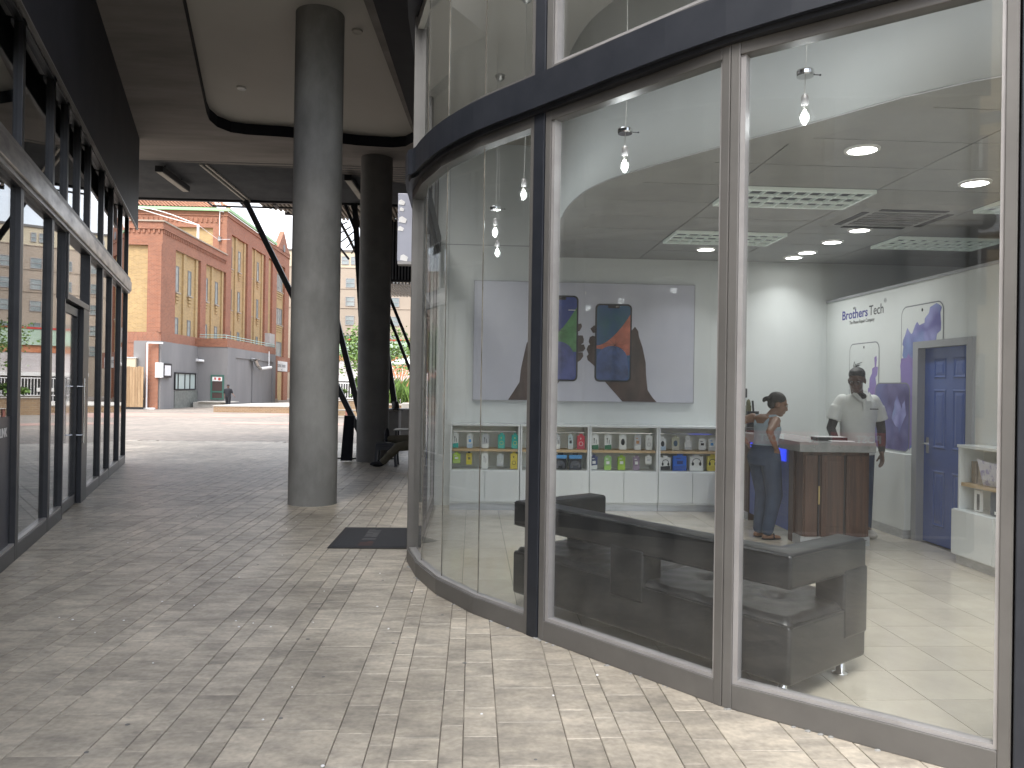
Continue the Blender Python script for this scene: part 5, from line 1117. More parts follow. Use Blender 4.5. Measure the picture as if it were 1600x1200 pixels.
lp2 = thing('wall_print', 'white phone with a violet flower printed behind the man', 'wall print', (4.59,8.8,1.6)); wphone(lp2, 9.18, 8.49, 1.0, 2.115, .003, .09, G['print_white']); dot(8.83,2.06,.013,lp2)
blob([(8.55,1.95),(8.52,1.5),(8.60,1.2),(8.78,1.15),(8.72,1.5),(8.64,1.75)], .0056, ink2, lp2, 3)
q = MB(); rnd = random.Random(8)
for k in range(7): q.path([(4.592,9.13,1.62),(4.592,9.10-.02*k,1.75+.02*k),(4.592,9.06-.03*k+rnd.uniform(-.02,.02),1.84+rnd.uniform(-.04,.06))], .003, 4)
q.build('printed_twigs', G['ink'], lp2)
lp3 = thing('wall_print', 'dark violet phone printed lowest, directly right of the man', 'wall print', (4.58,8.2,.9))
wphone(lp3, 8.56, 7.86, .90, 1.64, .0085, .09, ink3); blob([(8.1,1.5),(8.0,1.35),(7.95,1.45),(7.92,1.3),(8.05,1.1),(8.2,1.25)], .0118, ink1, lp3, 5, .02); dot(8.24,1.60,.013,lp3)

# counter
ct = thing('reception_counter', 'dark walnut reception counter with a thick grey top', 'counter', (3.6,8.4,.01))
MB().box(3.26,3.93,7.42,7.60,.011,.93).box(3.24,3.40,8.85,9.70,.011,.93).box(3.245,3.40,7.601,7.72,.011,.93).build('carcass', G['walnut'], ct)
for a, b in ((3.44,3.665),(3.69,3.90)):
    q = MB(); q.box(a,b,7.395,7.42,.10,.90); q.build('front_panel', G['walnut'], ct, bevel=.003)
    MB().box(a+.035,b-.035,7.388,7.395,.2,.84).build('raised_field', G['walnut'], ct, bevel=.004)
MB().box(3.275,3.40,7.398,7.418,.10,.90).build('front_panel', G['walnut'], ct, bevel=.003); MB().box(3.412,3.425,7.408,7.419,.10,.90).box(3.672,3.684,7.408,7.419,.10,.90).build('groove_strip', G['ink'], ct)
MB().box(3.24,3.94,7.41,7.60,.011,.10).box(3.23,3.24,8.85,9.70,.011,.10).build('plinth', G['plinth'], ct)
tp = MB(); tp.prism([(3.20,7.36),(3.97,7.36),(3.97,7.66),(3.66,7.70),(3.66,9.70),(3.20,9.70)], .935, 1.035); tp.build('countertop', G['counter_top'], ct, bevel=.006)
q = MB()
for x_ in (3.34,3.60,3.90): q.tube((x_,7.362,.99),(x_,7.352,.99),.006,n=8)
q.build('fixing_cap', G['chrome'], ct)
MB().box(3.25,3.27,7.74,8.83,.10,.93).build('side_panel', G['blue_panel'], ct); MB().box(3.236,3.252,7.80,8.80,.80,.925).build('light_strip', G['blue_lit'], ct)
for k_ in range(5): MB().box(3.244,3.25,7.76,8.82,.24+.12*k_,.245+.12*k_).build('groove', G['blue_door'], ct)
MB().box(3.408,3.422,7.392,7.397,.42,.60).build('hinge', mat('brass', (.6,.45,.2), .35, .8), ct)
o = tag(MB().box(3.46,3.78,7.56,7.70,1.037,1.07).build('document_tray', G['black_cloth'], bevel=.006), 'low black tray of papers on the counter beside the woman', 'tray')
tag(MB().box(3.45,3.76,7.55,7.69,1.071,1.076).build('paper_stack', G['paper']), 'white papers stacked in the black tray', 'paper')
q = MB(); q.add([(3.55,7.42,1.0375),(3.78,7.40,1.0375),(3.80,7.53,1.0385),(3.57,7.55,1.0385)], [(0,1,2,3)]); q.add([(3.55,7.42,1.0395),(3.78,7.40,1.0395),(3.80,7.53,1.0405),(3.57,7.55,1.0405)], [(0,1,2,3)]); tag(q.build('paper_sheet', G['paper']), 'white form lying open on the grey countertop', 'paper')
t = thing('card_terminal', 'black desk terminal on the counter behind the woman', 'terminal', (3.35,9.0,1.037)); MB().box(3.25,3.42,8.95,9.1,1.037,1.09).build('base', G['ink'], t, bevel=.01); MB().box(3.30,3.44,9.08,9.12,1.09,1.28).build('screen', G['ink'], t)
t = thing('wall_panel', 'dark rectangular alarm keypad on the back wall', 'keypad', (3.46,9.79,1.48)); MB().box(3.38,3.545,9.765,9.797,1.435,1.555).build('body', G['ink'], t, bevel=.008); MB().box(3.48,3.50,9.762,9.766,1.50,1.515).build('lamp', G['white'], t)
t = thing('wall_socket', 'small white switch plate above the dark keypad', 'switch', (3.39,9.79,1.62)); MB().box(3.33,3.425,9.775,9.797,1.585,1.665).build('plate', G['white'], t, bevel=.004); MB().box(3.395,3.405,9.77,9.776,1.60,1.615).build('rocker', G['ink'], t)
t = thing('upright_vacuum', 'slim olive and black upright device leaning on the back wall behind the woman', 'device', (3.52,9.6,1.04))
q = MB(); q.prism([(3.47,9.58),(3.53,9.58),(3.53,9.62),(3.47,9.62)], 1.036, 1.34); q.ball((3.50,9.6,1.36),.03,.02,.06); q.build('body', mat('olive_plastic', (.1,.1,.05), .4), t); MB().bar((3.585,9.6,1.04),(3.56,9.62,1.40),.02,.02).build('pole', G['ink'], t); MB().path([(3.44,9.6,1.06),(3.42,9.6,1.2),(3.46,9.6,1.22)], .006, 6).build('cable', G['ink'], t)

# black leather sofa with floating rail
so = thing('leather_sofa', 'long black leather sofa with an open backrest and chrome feet behind the glass', 'sofa', (1.2,4.7,.01))
A = Vector((1.53,3.60)); Cc = Vector((.29,5.30)); ux = (Cc-A).normalized(); uy = Vector((-ux.y, ux.x))
if uy.dot(Vector((1,1))) < 0: uy = -uy
LS, DP = (Cc-A).length, .75
def sbox(u0,u1,v0,v1,z0,z1):
    q = MB(); P = lambda u,v,z: (A.x+ux.x*u+uy.x*v, A.y+ux.y*u+uy.y*v, z)
    q.add([P(u0,v0,z0),P(u1,v0,z0),P(u1,v1,z0),P(u0,v1,z0),P(u0,v0,z1),P(u1,v0,z1),P(u1,v1,z1),P(u0,v1,z1)], [(0,3,2,1),(4,5,6,7),(0,1,5,4),(1,2,6,5),(2,3,7,6),(3,0,4,7)]); return q
def pillow(o, lv_=3):
    for p in o.data.polygons: p.use_smooth = True
    return o
# base body and seat cushions
sbox(0,LS,0,DP,.11,.398).build('base', G['leather'], so, smooth=True, bevel=.02, bseg=3)
nc = 2; 
def cushion(u0,u1,v0,v1,z0,z1,nx=40,ny=30):
    q = MB(); P = lambda u,v,z: (A.x+ux.x*u+uy.x*v, A.y+ux.y*u+uy.y*v, z); 
    for j in range(ny+1):
        for i in range(nx+1):
            a_, b_ = i/nx, j/ny; e_ = min(a_,1-a_)*(u1-u0); f2 = min(b_,1-b_)*(v1-v0); rr_ = .03
            drop = 0
            for d_ in (e_, f2):
                if d_ < rr_: drop += rr_-math.sqrt(max(0, rr_*rr_-(rr_-d_)**2))
            tx = [.33,.67]; dimp = 0
            for tx_ in (.28,.72):
                for ty_ in (.5,):
                    d2 = ((a_-tx_)*(u1-u0))**2+((b_-ty_)*(v1-v0))**2; dimp += .028*math.exp(-d2/.004)
            dimp += .006*math.exp(-((a_-.5)*(u1-u0))**2/.0006)
            wr = .003*math.sin(a_*23+b_*11)*math.sin(b_*17)
            for tx_ in (.28,.72): wr -= .006*math.exp(-((a_-tx_)*(u1-u0))**2/.0002)*(1-abs(b_-.5)*1.4)+.006*math.exp(-((b_-.5)*(v1-v0)-(a_-tx_)*.2)**2/.0002)*math.exp(-((a_-tx_)/.2)**2)
            q.v.append(P(u0+(u1-u0)*a_, v0+(v1-v0)*b_, z1-drop*.9-dimp+wr+.012*math.sin(a_*PI)*math.sin(b_*PI)))
    for j in range(ny):
        for i in range(nx): a_ = j*(nx+1)+i; q.f.append([a_,a_+1,a_+nx+2,a_+nx+1]); q.fm.append(0)
    s_ = sbox(u0,u1,v0,v1,z0,z1-.029); q.add(s_.v, s_.f[:1]+s_.f[2:]); return q
cushion(.012,LS*.5-.003,.012,DP-.012,.37,.428).build('seat_cushion', G['leather'], so, smooth=True); cushion(LS*.5+.003,LS-.012,.012,DP-.012,.37,.428).build('seat_cushion', G['leather'], so, smooth=True)
RT, RB, TH = .745, .572, .17
P = lambda u,v,z=0: (A.x+ux.x*u+uy.x*v, A.y+ux.y*u+uy.y*v)
MB().prism([P(0,0),P(LS,0),P(LS,DP),P(LS-TH,DP),P(LS-TH,TH),P(TH,TH),P(TH,DP),P(0,DP)], RB, RT).build('backrest', G['leather'], so, smooth=False, bevel=.022, bseg=4)
for p_ in bpy.data.objects['backrest'].data.polygons: p_.use_smooth = True
sbox(LS*.5-.13,LS*.5+.13,-.006,TH-.005,.30,RB+.03).build('support_post', G['leather'], so, smooth=True, bevel=.015, bseg=3)
for u_ in (0,LS-TH): sbox(u_+(-.005 if u_ == 0 else .005),u_+TH-(.005 if u_ == 0 else -.005),DP-.24,DP+.005,.24,RB+.03).build('support_post', G['leather'], so, smooth=True, bevel=.015, bseg=3)
seam = MB()
P = lambda u,v,z: (A.x+ux.x*u+uy.x*v, A.y+ux.y*u+uy.y*v, z)
for z in (RT-.012,RB+.012): seam.path([P(.012,-.0005,z),P(LS-.012,-.0005,z)], .0028, 5); seam.path([P(-.0005,.012,z),P(-.0005,DP-.01,z)], .0028, 5)
for z in (.392,): seam.path([P(.02,-.0005,z),P(LS-.02,-.0005,z)], .0028, 5); seam.path([P(-.0005,.02,z),P(-.0005,DP-.02,z)], .0028, 5)
seam.build('piping', G['leather'], so)
for u_, v_ in ((.09,.09),(.09,DP-.1),(LS-.1,.1),(LS-.1,DP-.1)):
    p = P(u_,v_,0); MB().lathe((p[0],p[1],.0108), [(.001,0),(.042,0),(.04,.008),(.024,.014),(.022,.115)], 20).build('foot', G['chrome'], so, smooth=True)
q = MB(); q.add([(1.30,3.78,.013),(1.46,3.68,.013),(1.40,3.62,.09),(1.30,3.68,.08)], [(0,1,2,3)]); q.add([(1.302,3.782,.013),(1.462,3.682,.013),(1.402,3.622,.09),(1.302,3.682,.08)], [(3,2,1,0)]); tag(q.build('fallen_card', G['paper']), 'white card propped against the glass in front of the sofa foot', 'card')
q = MB(); q.add([(.10,5.33,.0125),(.27,5.16,.0125),(.34,5.28,.0125),(.20,5.42,.0125)], [(0,1,2,3)]); t = tag(q.build('floor_notice', mat('pale_aqua_card', (.45,.6,.57), .3)), 'pale aqua notice lying on the floor inside the curved glass', 'notice')
for x_, y_ in ((.20,5.27),(.235,5.24),(.27,5.215),(.245,5.29)): MB().lathe((x_,y_,.0135), [(.001,.001),(.012,.001),(.012,0)], 10).build('emblem', G['white'], t)

# ------------------------------------------------------------------ ceiling fittings
def area_lamp(name, loc, size, power, color, shape='DISK', sy=None):
    l = bpy.data.lights.new(name, 'AREA'); l.shape = shape; l.size = size; l.energy = power; l.color = color
    if sy: l.size_y = sy
    return l
DL = [(2.644,5.144,'round lit downlight nearest the window, above the sofa'),(3.934,5.87,'round lit downlight nearest the brick reflection'),(3.944,7.70,'lit downlight just left of the air conditioner'),(3.963,8.35,'lit downlight second in the row behind the air conditioner'),(3.977,9.02,'lit downlight third in the row behind the air conditioner'),(3.965,9.38,'lit downlight closest to the back wall'),(2.733,8.98,'lit downlight standing alone beyond the far louvred panel')]
proto = None
dl_l = area_lamp('downlight_lamp', None, .17, 1.5, (1,1,.98)); dl_l.spread = R(115)
for x, y, lab in DL:
    if proto is None:
        t = thing('ceiling_downlight', lab, 'downlight', (x,y,3.2), 'lit round downlights in the shop ceiling')
        MB().lathe((x,y,3.186), [(.095,0),(.115,.002),(.118,.013)], 32).build('trim_ring', G['white'], t); MB().lathe((x,y,3.190), [(.0005,0),(.096,0)], 32).build('diffuser', G['led'], t); proto = t
        lo = bpy.data.objects.new('lamp', dl_l); C.objects.link(lo); lo.parent = t; lo.location = (0,0,-.03); t['label'] = lab
    else:
        t = copy_tree(proto); t.location = (x,y,3.2); t['label'] = lab
proto = None
for x, y, lab in ((2.1,6.15,'louvred fluorescent panel nearest the window'),(2.1,7.95,'louvred fluorescent panel deeper in, over the poster side'),(4.5,7.95,'louvred fluorescent panel above the partition beyond the blue door'),(4.5,6.15,'louvred fluorescent panel at the right edge of the glass')):
    if proto is None:
        t = thing('louvred_light', lab, 'ceiling light', (x,y,3.2), 'louvred fluorescent panels in the shop ceiling')
        MB().box(x+.006,x+1.194,y+.006,y+.594,3.196,3.2035).build('reflector', mat('louvre_reflector', (.03,.035,.06), .35), t)
        q = MB(); q.box(x+.006,x+1.194,y+.006,y+.03,3.165,3.2); q.box(x+.006,x+1.194,y+.57,y+.594,3.165,3.2); q.box(x+.006,x+.03,y+.03,y+.57,3.165,3.2); q.box(x+1.17,x+1.194,y+.03,y+.57,3.165,3.2); q.build('frame', mat('glowing_white_metal', (.8,.85,.8), .25, emit=(.85,1,.9), estr=.03), t)  # frame and blades glow faintly, standing in for tube light on them
        for k in range(1,9): MB().box(x+.03+k*.1267-.004,x+.03+k*.1267+.004,y+.03,y+.57,3.165,3.19).build('louvre_blade', bpy.data.materials['glowing_white_metal'], t)
        for k in range(1,3): MB().box(x+.03,x+1.17,y+.03+k*.18-.006,y+.03+k*.18+.006,3.167,3.189).build('louvre_rail', bpy.data.materials['glowing_white_metal'], t)
        proto = t
    else: t = copy_tree(proto); t.location = (x,y,3.2); t['label'] = lab
t = thing('ceiling_air_conditioner', 'white four way ceiling air conditioner cassette with dark slots', 'air conditioner', (3.9,6.95,3.2))
q = MB(); x0,x1,y0,y1 = 3.42,4.44,6.60,7.52; q.add([(x0,y0,3.2),(x1,y0,3.2),(x1,y1,3.2),(x0,y1,3.2),(x0+.06,y0+.05,3.165),(x1-.06,y0+.05,3.165),(x1-.06,y1-.05,3.165),(x0+.06,y1-.05,3.165)], [(0,1,5,4),(1,2,6,5),(2,3,7,6),(3,0,4,7),(4,5,6,7)]); q.build('fascia', G['ceil'], t)
for b_ in ((x0+.2,x1-.2,y0+.07,y0+.135),(x0+.2,x1-.2,y1-.135,y1-.07),(x0+.08,x0+.145,y0+.19,y1-.19),(x1-.145,x1-.08,y0+.19,y1-.19)): MB().box(*b_,3.160,3.166).build('air_slot', lt_, t)
for k in range(6): MB().box(x0+.2,x1-.2,y0+.20+k*.09,y0+.25+k*.09,3.158,3.166).build('intake_louvre', mat('intake_grey', (.2,.2,.2), .6) if k == 0 else bpy.data.materials['intake_grey'], t)
# hanging bulbs over the window void
pb = bpy.data.lights.new('bulb_lamp', 'POINT'); pb.energy = 2.0; pb.shadow_soft_size = .05; pb.color = (.93,.98,1)
def bulb(label, x, y, z, disc=None, canopy=False):
    t = thing('pendant_bulb', label, 'pendant lamp', (x,y,z), 'clear filament bulbs hanging behind the window')
    MB().lathe((x,y,z), [(.0005,0),(.012,.004),(.028,.03),(.031,.05),(.027,.075),(.018,.10),(.014,.112)], 20).build('glass_bulb', G['bulb_glass'], t, smooth=True)
    q = MB()
    for k in range(4): a_ = k*PI/2+.4; q.tube((x+.007*math.cos(a_),y+.007*math.sin(a_),z+.03),(x+.005*math.cos(a_),y+.005*math.sin(a_),z+.085),.0035,n=6)
    q.build('filament', G['filament'], t)
    MB().lathe((x,y,z+.112), [(.016,-.004),(.02,0),(.02,.045),(.014,.06),(.001,.062)], 18).build('lamp_holder', G['frame_light'], t, smooth=True)
    top = 4.62; q = MB(); wob = lambda s_: (x+.008*math.sin(s_*5), y+.005*math.cos(s_*7), z+.17+(top-z-.17)*s_)
    q.path([wob(0),wob(.12),wob(.3),wob(.6),(x,y,top)], .0022, 5); q.build('cord', mat('clear_flex', (.5,.5,.48), .3) if 'clear_flex' not in bpy.data.materials else bpy.data.materials['clear_flex'], t)
    if disc: MB().lathe((x,y,z+disc), [(.001,0),(.045,0),(.048,.008),(.048,.026),(.045,.032),(.001,.032)], 24).build('cord_grip', G['chrome'], t); MB().tube((x,y,z+disc+.012),(x+.085,y,z+disc+.012),.003,n=5).ball((x+.085,y,z+disc+.012),.006,n=8,m_=6).build('grip_screw', G['ink'], t)
    if canopy: MB().lathe((x,y,top), [(.052,0),(.05,-.02),(.035,-.045),(.012,-.058),(.001,-.06)], 20).build('ceiling_rose', G['steel'], t)
    lo = bpy.data.objects.new('lamp', pb); C.objects.link(lo); lo.parent = t; lo.location = (0,0,.05)
    return t
bulb('clear filament bulb with chrome grip, largest and nearest, in front of the bulkhead', 1.805, 4.15, 2.998, disc=.27)
bulb('clear filament bulb with chrome grip hanging just right of the navy post', .943, 4.85, 2.903, disc=.25)
bulb('clear filament bulb without a grip, highest of the three behind the curved glass', .375, 6.05, 3.003, canopy=True)
bulb('clear filament bulb with chrome grip, middle one behind the curved glass', .176, 6.9, 2.869, disc=.245)
bulb('clear filament bulb hanging lowest behind the curved glass', .22, 7.62, 2.812, canopy=True)

# ------------------------------------------------------------------ people
def rings(mb, rs, n=20):      # rs: (centre, half width vector, half depth vector)
    b = len(mb.v)
    for c, a_, b_ in rs:
        c, a_, b_ = Vector(c), Vector(a_), Vector(b_)
        for i in range(n): t_ = 2*PI*i/n; mb.v.append(tuple(c+a_*math.cos(t_)+b_*math.sin(t_)))
    k = len(rs)
    for j in range(k-1):
        for i in range(n): mb.f.append([b+j*n+i,b+j*n+(i+1)%n,b+(j+1)*n+(i+1)%n,b+(j+1)*n+i]); mb.fm.append(0)
    mb.f.append([b+i for i in range(n)][::-1]); mb.f.append([b+(k-1)*n+i for i in range(n)]); mb.fm += [0,0]
    return mb
def caps(mb, pts):            # tapered capsule chain: [(point, radius), ...]
    for (a_, ra), (b_, rb) in zip(pts, pts[1:]): mb.tube(a_, b_, ra, rb, n=14)
    for p, r_ in pts: mb.ball(p, r_, n=14, m_=10)
    return mb
def fuse(mb, name, m_, parent, voxel=.008, smooth=4, cutz=None):
    me = bpy.data.meshes.new(name); me.from_pydata(mb.v, [], mb.f); bm = bmesh.new(); bm.from_mesh(me); bmesh.ops.recalc_face_normals(bm, faces=bm.faces); bm.to_mesh(me); bm.free()
    o = bpy.data.objects.new('tmp', me); C.objects.link(o)
    md = o.modifiers.new('r', 'REMESH'); md.mode = 'VOXEL'; md.voxel_size = voxel; md.use_smooth_shade = True
    sm = o.modifiers.new('s', 'SMOOTH'); sm.iterations = smooth; sm.factor = .5
    me2 = bpy.data.meshes.new_from_object(o.evaluated_get(bpy.context.evaluated_depsgraph_get())); bpy.data.objects.remove(o)
    off = Vector((0,0,0)); q = parent
    while q is not None: off += q.location; q = q.parent
    me2.transform(Matrix.Translation(-off)); me2.materials.clear(); me2.materials.append(m_)
    for p in me2.polygons: p.use_smooth = True
    o = bpy.data.objects.new(name, me2); C.objects.link(o); o.parent = parent; return o
def head(body, hairmb, c, yaw_, pitch_, tilt=0, s=1.0, hair='short'):
    Mx = Matrix.Translation(c) @ Matrix.Rotation(yaw_,4,'Z') @ Matrix.Rotation(pitch_,4,'X') @ Matrix.Rotation(tilt,4,'Y') @ Matrix.Scale(s,4)
    T = lambda x,y,z: tuple(Mx @ Vector((x,y,z))); Rt = Mx.to_3x3().normalized() if False else (Matrix.Rotation(yaw_,3,'Z') @ Matrix.Rotation(pitch_,3,'X') @ Matrix.Rotation(tilt,3,'Y'))
    B = lambda mb,x,y,z,a,b,c_: mb.ball(T(x,y,z), a*s,b*s,c_*s, n=16, m_=12, rot=Rt)
    B(body,0,.012,.035,.074,.093,.085); B(body,0,-.03,-.03,.060,.060,.078); B(body,0,-.055,-.085,.030,.030,.026); B(body,0,-.01,-.06,.055,.055,.05)
    for k in range(4): B(body,0,-.087-.006*k,.018-.014*k,.009+.0015*k,.010,.011)
    for sd_ in (-1,1):
        B(body,sd_*.010,-.098,-.028,.009,.009,.008); B(body,sd_*.075,.012,-.005,.011,.02,.032); B(body,sd_*.034,-.068,-.018,.024,.022,.022); B(body,sd_*.03,-.083,.032,.026,.010,.008)
    B(body,0,-.088,-.052,.024,.010,.007); B(body,0,-.086,-.064,.020,.010,.007)
    if hair == 'short':
        B(hairmb,0,.022,.065,.079,.092,.072); B(hairmb,0,.06,.02,.072,.05,.07); B(hairmb,0,-.015,.098,.066,.062,.035)
    elif hair == 'bun':
        B(hairmb,0,.022,.05,.080,.094,.082); B(hairmb,0,.055,.0,.066,.05,.06); B(hairmb,0,.118,.03,.026,.03,.026); B(hairmb,0,.142,.01,.018,.02,.03)
    return T, Rt
def eyes(parent, T, s=1.0):
    for sd_ in (-1,1):
        MB().ball(T(sd_*.030,-.083,.013), 0.0095*s,.0095*s,.006*s, n=10, m_=8).build('eye', cmat((.5,.48,.45),.2), parent, smooth=True)
        MB().ball(T(sd_*.030,-.091,.012), .0055*s, n=8, m_=6).build('iris', cmat((.015,.008,.005),.1), parent, smooth=True)
def hand(mb, wrist, d, palm_n, s=1.0, curl=.5, thumb=1):
    d = Vector(d).normalized(); n_ = Vector(palm_n).normalized(); n_ = (n_-d*n_.dot(d)).normalized(); sdv = d.cross(n_).normalized()
    w_ = Vector(wrist)
    rings(mb, [(w_+d*.0, sdv*.026*s, n_*.017*s),(w_+d*.03*s, sdv*.036*s, n_*.016*s),(w_+d*.085*s, sdv*.041*s, n_*.013*s)], 12)
    for k, (off, L) in enumerate(((-.030,.068),(-.010,.078),(.011,.073),(.030,.056))):
        p = w_+d*.08*s+sdv*off*s; dd = d; pts = [(p,.0092*s)]
        for j in range(3):
            dd = (dd*math.cos(curl*.6)+n_*math.sin(curl*.6)).normalized(); p = p+dd*L*s*(.42,.32,.26)[j]; pts.append((p,(.0088,.008,.007)[j]*s))
        caps(mb, pts)
    p = w_+d*.025*s-sdv*thumb*.028*s; dd = (d*.75-sdv*thumb*.6+n_*.3).normalized(); pts = [(p,.012*s)]
    for j in range(2): p = p+dd*.034*s; pts.append((p,(.0105,.0085)[j]*s)); dd = (dd+d*.4+n_*.25).normalized()
    caps(mb, pts)

# man behind the counter: white polo, black undersleeves, dark jeans
mx_, my_ = 4.04, 7.86
man = thing('person', 'man in a white polo shirt and glasses standing at the right end of the counter', 'person', (mx_,my_,.011))
V = lambda x,y,z: (mx_+x, my_+y, z+.011)
b = MB(); hr = MB()
hc = V(-.045,-.045,1.635); T, Rt = head(b, hr, hc, R(-38), R(16), 0, 1.04)
caps(b, [(V(-.035,-.01,1.58),.060),(V(-.01,.01,1.50),.062),(V(0,.02,1.44),.075)])
rings(b, [(V(0,.02,.90),(.15,0,0),(0,.10,0)),(V(0,.02,1.1),(.14,0,0),(0,.095,0)),(V(0,.02,1.35),(.17,0,0),(0,.10,0)),(V(0,.02,1.45),(.13,0,0),(0,.07,0))])
for sx_, el, wr, hd, pn in ((-1,(-.285,.02,1.14),(-.27,-.13,.92),(.1,-.5,-.8),(.9,0,0)),(1,(.265,.03,1.13),(.235,-.04,.89),(-.02,-.18,-1),(-1,0,-.1))):
    caps(b, [(V(sx_*.185,.02,1.42),.056),(V(sx_*.235,.025,1.28),.046),(V(*el),.037),(V((el[0]+wr[0])/2,(el[1]+wr[1])/2-.005,(el[2]+wr[2])/2),.036),(V(*wr),.026)])
    hand(b, V(*wr), hd, pn, 1.05, .45, -sx_)
for sx_ in (-1,1): caps(b, [(V(sx_*.085,.02,.92),.085),(V(sx_*.10,.01,.50),.055),(V(sx_*.11,.03,.10),.038),(V(sx_*.115,-.09,.045),.03)])
fuse(b, 'body', G['dark_skin'], man, .0075, 3)
fuse(hr, 'hair', G['hair'], man, .007, 2); eyes(man, T, 1.04)
q = MB()
for sd_ in (-1,1):
    q.path([T(sd_*.033+.024*math.cos(a/12*2*PI), -.104, .012+.017*math.sin(a/12*2*PI)) for a in range(13)], .0022, 5); q.path([T(sd_*.057,-.104,.018), T(sd_*.082,-.02,.016), T(sd_*.082,.02,.01)], .002, 5)
q.path([T(-.010,-.104,.016),T(.010,-.104,.016)], .002, 5); q.build('glasses', G['ink'], man)
sh_ = MB(); rings(sh_, [(V(0,.015,.865),(.185,0,0),(0,.135,0)),(V(0,.015,.98),(.178,0,0),(0,.132,0)),(V(0,.015,1.15),(.180,0,0),(0,.130,0)),(V(0,.015,1.33),(.205,0,0),(0,.130,0)),(V(0,.018,1.42),(.205,0,0),(0,.105,0)),(V(0,.02,1.475),(.13,0,0),(0,.085,0)),(V(0,.02,1.50),(.08,0,0),(0,.07,0))], 28)
for sx_ in (-1,1): caps(sh_, [(V(sx_*.165,.02,1.425),.072),(V(sx_*.225,.025,1.33),.068)]); rings(sh_, [(V(sx_*.215,.025,1.36),(.068,0,sx_*.025),(0,.072,0)),(V(sx_*.262,.027,1.225),(.066,0,sx_*.022),(0,.072,0))])
fuse(sh_, 'polo_shirt', G['polo'], man, .008, 4)
q = MB()
for sx_ in (-1,1): q.add([V(sx_*.012,-.118,1.44),V(sx_*.075,-.07,1.53),V(sx_*.10,-.06,1.50),V(sx_*.065,-.135,1.435),V(sx_*.03,-.140,1.425)], [(0,1,2,3,4)]); q.path([V(sx_*.072,-.02,1.525),V(sx_*.075,.03,1.535),V(0,.09,1.535)], .007, 6)
q.build('collar', G['polo'], man)
q = MB(); q.box(mx_-.014,mx_+.014,my_-.124,my_-.119,1.33,1.45); q.build('placket', G['polo'], man); q = MB()
for z in (1.35,1.40): q.ball(V(0,-.126,z), .005, n=8, m_=6)
q.build('button', G['cab_white'], man)
MB().box(mx_+.06,mx_+.15,my_-.1205,my_-.119,1.352,1.362).build('chest_print', G['ink'], man)
tee = MB(); tee.ball(V(0,-.02,1.475), .068,.07,.045, n=16, m_=10)
for el, wr in (((-.285,.02,1.14),(-.27,-.13,.92)),((.265,.03,1.13),(.235,-.04,.89))):
    sx_ = -1 if el[0] < 0 else 1
    caps(tee, [(V(sx_*.235,.025,1.27),.052),(V(*el),.044),(V((el[0]+wr[0])/2,(el[1]+wr[1])/2-.005,(el[2]+wr[2])/2),.042),(V(*[el[i]*.1+wr[i]*.9 for i in range(3)]),.034)])
fuse(tee, 'undershirt', G['black_cloth'], man, .008, 2)
jn = MB(); rings(jn, [(V(0,.02,.80),(.155,0,0),(0,.115,0)),(V(0,.02,.96),(.158,0,0),(0,.115,0))])
for sx_ in (-1,1): caps(jn, [(V(sx_*.085,.02,.86),.098),(V(sx_*.10,.015,.50),.072),(V(sx_*.11,.03,.09),.058)])
fuse(jn, 'jeans', G['denim'], man, .009, 3)
for sx_ in (-1,1):
    q = MB(); q.ball(V(sx_*.115,-.05,.045), .05,.135,.045, n=14, m_=8); q.ball(V(sx_*.11,.04,.06), .045,.055,.06, n=12, m_=8); fuse(q, 'shoe', G['concrete_pale'], man, .009, 2)

# woman leaning on the counter, hands on her hips
wx_, wy_ = 3.02, 7.76
wom = thing('person', 'woman in a pale blue tank top and dark jeans with hands on her hips', 'person', (wx_,wy_,.011))
V = lambda x,y,z: (wx_+x, wy_+y, z+.011)
b = MB(); hr = MB()
hc = V(.115,.0,1.375); T, Rt = head(b, hr, hc, R(78), R(17), 0, 1.0, 'bun')
caps(b, [(V(.085,.0,1.31),.046),(V(.03,-.01,1.25),.048),(V(-.015,-.01,1.19),.062)])
fwd = Vector((math.cos(R(28)), math.sin(R(28)),0)); lft = Vector((-math.sin(R(28)), math.cos(R(28)),0))
def tr(c, w_, d_): return (V(*c), tuple(lft*w_), tuple(fwd*d_+Vector((0,0,0))))
tors = [tr((-.02,0,.80),.150,.125),tr((-.01,0,.90),.140,.115),tr((-.005,0,.99),.112,.092),tr((.01,0,1.08),.125,.100),tr((.005,0,1.18),.150,.105),tr((-.02,0,1.25),.130,.075),tr((-.01,0,1.28),.06,.05)]
rings(b, tors)
caps(b, [(V(*(fwd*.055-lft*.055+Vector((0,0,1.13)))),.062),(V(*(fwd*.062-lft*.05+Vector((0,0,1.125)))),.055)]); caps(b, [(V(*(fwd*.055+lft*.055+Vector((0,0,1.13)))),.062),(V(*(fwd*.062+lft*.05+Vector((0,0,1.125)))),.055)])
Rsh, Lsh = V(.045,-.135,1.215), V(-.095,.125,1.235)
Rel, Lel = V(-.085,-.30,1.115), V(-.29,.22,1.165)
Rwr, Lwr = V(.035,-.17,.945), V(-.16,.13,.985)
caps(b, [(Rsh,.048),(tuple((Vector(Rsh)+Vector(Rel))/2),.042),(Rel,.034),(tuple((Vector(Rel)*.6+Vector(Rwr)*.4)),.034),(Rwr,.023)])
caps(b, [(Lsh,.048),(tuple((Vector(Lsh)+Vector(Lel))/2),.042),(Lel,.034),(tuple((Vector(Lel)*.6+Vector(Lwr)*.4)),.034),(Lwr,.023)])
hand(b, Rwr, (.45,.35,-.75), (-.5,.9,.1), .9, .55, 1); hand(b, Lwr, (.35,-.35,-.8), (.8,-.2,.2), .9, .5, -1)
hipR, hipL = V(.03,-.075,.84), V(-.045,.075,.84)
